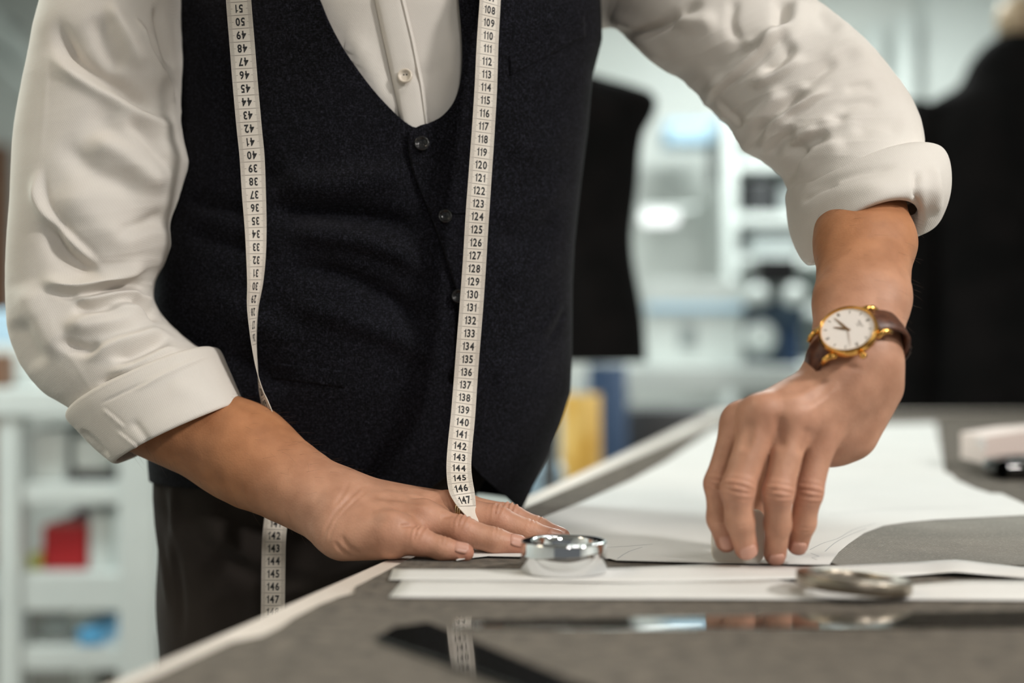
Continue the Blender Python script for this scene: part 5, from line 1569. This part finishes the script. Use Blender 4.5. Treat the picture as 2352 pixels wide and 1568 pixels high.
# yellow roll, blue cloth, dark chair below the far dummy
c0 = P(1335, 1000, 3.3)
t = thing('fabric_roll', (c0[0], 3.3, 0), 'upright mustard yellow fabric roll behind the table edge', 'fabric roll')
pts = [(c0[0], 3.3, 0.0), (c0[0], 3.3, P(0, 905, 3.3)[2])]
obj('cloth', MB().lathe([(.0001, 0), (.046, 0), (.050, .3), (.048, .6), (.044, P(0, 905, 3.3)[2]), (.012, P(0, 905, 3.3)[2])], 32, Matrix.Translation((c0[0], 3.3, 0))).mesh('cloth', True), M_yellow, t)
obj('core', MB().lathe([(.014, .02), (.014, P(0, 872, 3.3)[2]), (.010, P(0, 872, 3.3)[2])], 20, Matrix.Translation((c0[0], 3.3, 0))).mesh('core', True), M_greyplastic, t)
c1 = P(1395, 900, 3.7)
t = thing('fabric_roll', (c1[0], 3.7, 0), 'upright dark navy fabric roll beside the yellow one', 'fabric roll')
obj('cloth', MB().lathe([(.0001, 0), (.055, 0), (.055, .5), (.05, P(0, 838, 3.7)[2]), (.012, P(0, 838, 3.7)[2])], 32, Matrix.Translation((c1[0], 3.7, 0))).mesh('cloth', True), M_navy, t)
obj('core', MB().lathe([(.014, .02), (.014, P(0, 825, 3.7)[2]), (.01, P(0, 825, 3.7)[2])], 20, Matrix.Translation((c1[0], 3.7, 0))).mesh('core', True), M_greyplastic, t)
o = slab(1216, 1078, 1296, 1140, 3.0, .2, M_ltblue, 'storage_crate', label='pale blue crate on a stand between vest hem and table edge', cat='crate')
cz = P(0, 1140, 3.0)[2]; ca, cb = P(1216, 0, 3.0)[0], P(1296, 0, 3.0)[0]
t = thing('crate_stand', ((ca + cb) / 2, 3.1, 0), 'dark low stand carrying the pale blue crate', 'stand')
obj('stand_top', MB().box((ca - .02, 2.99, cz - .03), (cb + .02, 3.21, cz - .001), bev=.003).mesh('stand_top'), M_dark, t)
for x in (ca, cb - .02):
    for y in (3.0, 3.18):
        obj('leg', MB().box((x, y, 0), (x + .02, y + .02, cz - .031)).mesh('leg'), M_dark, t)
# dark chair in front of the far bench
ch0 = P(1560, 900, 3.95)
t = thing('work_chair', (ch0[0], 3.95, 0), 'dark padded work chair under the far white bench', 'chair')
obj('backrest', MB().box((ch0[0] - .19, 3.85, .62), (ch0[0] + .17, 3.90, .90), bev=.02).mesh('backrest', True), M_dark, t)
obj('seat', MB().box((ch0[0] - .21, 3.88, .46), (ch0[0] + .19, 4.25, .52), bev=.02).mesh('seat', True), M_dark, t)
obj('column', MB().lathe([(.025, .06), (.025, .46)], 16, Matrix.Translation((ch0[0], 4.06, 0))).mesh('column', True), M_greyplastic, t)
for k in range(5):
    a_ = k * 2 * math.pi / 5
    obj('leg', MB().tube([(ch0[0], 4.06, .08), (ch0[0] + .24 * math.cos(a_), 4.06 + .24 * math.sin(a_), .035)], [.018, .012], 10).mesh('leg', True), M_greyplastic, t)
obj('back_stem', MB().tube([(ch0[0], 3.90, .66), (ch0[0], 3.92, .50), (ch0[0], 4.0, .455)], .015, 10).mesh('back_stem', True), M_dark, t)

# ---- left: white shelf table
dl = 2.95
t = thing('shelf_table', P(150, 900, dl) * [1, 1, 0], 'white table with shelves behind the left elbow', 'table')
slab(-500, 893, 372, 956, dl, .62, M_white_paint, 'tabletop', t)
zl = P(0, 893, dl)[2]
for xa, xb in ((-12, 40), (268, 352)):
    A, B_ = P(xa, 0, dl)[0], P(xb, 0, dl)[0]
    ztt = P(0, 956, dl)[2]
    obj('leg', MB().box((A, dl + .01, 0), (B_, dl + .07, ztt), bev=.004).mesh('leg'), M_white_paint, t)
    obj('leg', MB().box((A, dl + .54, 0), (B_, dl + .60, ztt), bev=.004).mesh('leg'), M_white_paint, t)
A, B_ = P(41, 0, dl)[0], P(267, 0, dl)[0]
for y0, y1 in ((1112, 1160), (1320, 1408), (1490, 1545)):
    z1, z0 = P(0, y0, dl)[2], P(0, y1, dl)[2]
    obj('shelf_board', MB().box((A, dl + .02, z0), (B_, dl + .60, z1), bev=.003).mesh('shelf_board'), M_white_paint, t)
M_olive = mat('olive_board', (0.10, 0.10, 0.075), 0.8)
obj('darkening_board', MB().box((A, dl + .605, 0.02), (B_, dl + .615, P(0, 956, dl)[2])).mesh('darkening_board'), M_olive, t)  # sheet added to darken the gaps between the shelves
def on_lshelf(px0, px1, py0, shelf_py, m, name, label, cat, back=.06, depth=.2):
    d = dl + back
    zz0 = P(0, shelf_py, dl)[2]; zz1 = P(0, py0, d)[2]
    o = obj(name, MB().box((P(px0, 0, d)[0], d, zz0 + .001), (P(px1, 0, d)[0], d + depth, zz1), bev=.006).mesh(name), m, label=label, cat=cat)
    return o
on_lshelf(64, 150, 985, 1112, M_white_paint, 'carton', 'white carton on the upper shelf of the left table', 'box')
on_lshelf(162, 262, 1082, 1112, M_black_plastic, 'laptop_case', 'flat black case lying on the upper shelf', 'case')
zc = P(0, 1082, dl + .06)[2]
o = obj('carton', MB().box((P(165, 0, dl + .06)[0], dl + .07, zc + .001), (P(255, 0, dl + .06)[0], dl + .24, P(0, 1004, dl + .06)[2]), bev=.006).mesh('carton'), M_white_paint, label='white carton lying on the flat black case', cat='box')
on_lshelf(96, 200, 1205, 1320, M_red, 'red_tub', 'dark red tub on the lower shelf of the left table', 'tub')
on_lshelf(168, 196, 1160 + 12, 1320, M_violet, 'violet_folder', 'violet folder standing behind the red tub', 'folder', back=.28, depth=.03)
on_lshelf(204, 258, 1180, 1320, M_white_paint, 'carton', 'small white carton beside the red tub', 'box')
on_lshelf(64, 94, 1272, 1320, M_lime, 'lime_tin', 'small lime green tin left of the red tub', 'tin')
on_lshelf(178, 232, 1500 - 55, 1490, M_blue, 'blue_pack', 'bright blue pack on the bottom board of the left table', 'pack', back=.02)
# clear plastic bags hanging between the boards
for (bx_, by0, by1, lab) in ((130, 1418, 1474, 'crumpled clear plastic bag on the bottom board'),):
    pts_ = []
    c_ = P(bx_, (by0 + by1) / 2, dl + .12)
    bmx = bmesh.new(); bmesh.ops.create_icosphere(bmx, subdivisions=4, radius=1)
    rr = P(0, by0, dl)[2] - P(0, by1, dl)[2]
    for v_ in bmx.verts:
        k_ = 1 + .22 * math.sin(v_.co.x * 5 + v_.co.z * 7) * math.cos(v_.co.y * 6)
        v_.co = Vector((v_.co.x * .035 * k_, v_.co.y * .05 * k_, v_.co.z * rr * .42 * k_)) + Vector(c_)
    me = bpy.data.meshes.new('plastic_bag'); bmx.to_mesh(me); bmx.free()
    me.polygons.foreach_set('use_smooth', [True] * len(me.polygons))
    obj('plastic_bag', me, M_bag, label=lab, cat='bag')
# things on top of the left table
def on_ltop(px0, px1, py0, m, name, label, cat, back=.08, depth=.2):
    d = dl + back
    o = obj(name, MB().box((P(px0, 0, d)[0], d, zl + .001), (P(px1, 0, d)[0], d + depth, P(0, py0, d)[2]), bev=.006).mesh(name), m, label=label, cat=cat)
    return o
on_ltop(-160, -2, 812, M_brownwood, 'wooden_box', 'brown wooden box on the left table at the picture edge', 'box', back=.05, depth=.1)
on_ltop(-60, 50, 790, M_white_paint, 'carton', 'white carton on top of the left shelf table', 'box', back=.2)
zc = P(0, 790, dl + .2)[2]
obj('blue_folder_stack', MB().box((P(-60, 0, dl + .2)[0], dl + .21, zc + .001), (P(40, 0, dl + .2)[0], dl + .38, P(0, 712, dl + .2)[2]), bev=.006).mesh('blue_folder_stack'), M_ltblue, label='pale blue stack on the white carton at the left', cat='stack')
on_ltop(58, 130, 860, M_white_paint, 'paper_stack', 'low white paper stack on top of the left shelf table', 'paper', back=.15)
# door frame and sloping rails at the far left
slab(-60, 330, 9, 1300, 5.9, .09, M_brownwood, 'door_frame', label='brown wooden door frame at the far left wall', cat='door frame')
for i, (p_, q_) in enumerate((((-80, -30), (110, 190)), ((-80, 50), (90, 240)))):
    a_ = P(*p_, 5.6); b_ = P(*q_, 5.6)
    t = thing('handrail', b_, ('upper' if i == 0 else 'lower') + ' pale sloping rail on the wall behind the left shoulder', 'rail')
    dz = (a_ - b_) / np.linalg.norm(a_ - b_)
    obj('rail', MB().tube([b_ - dz * .6, a_ + dz * .5], .032 if i == 0 else .02, 16).mesh('rail', True), M_white_paint, t)
    for f_ in (.1, .8):
        c_ = a_ * f_ + b_ * (1 - f_)
        obj('bracket', MB().tube([c_, [c_[0], RY1 - .001, c_[2]]], .012, 8).mesh('bracket', True), M_greyplastic, t)
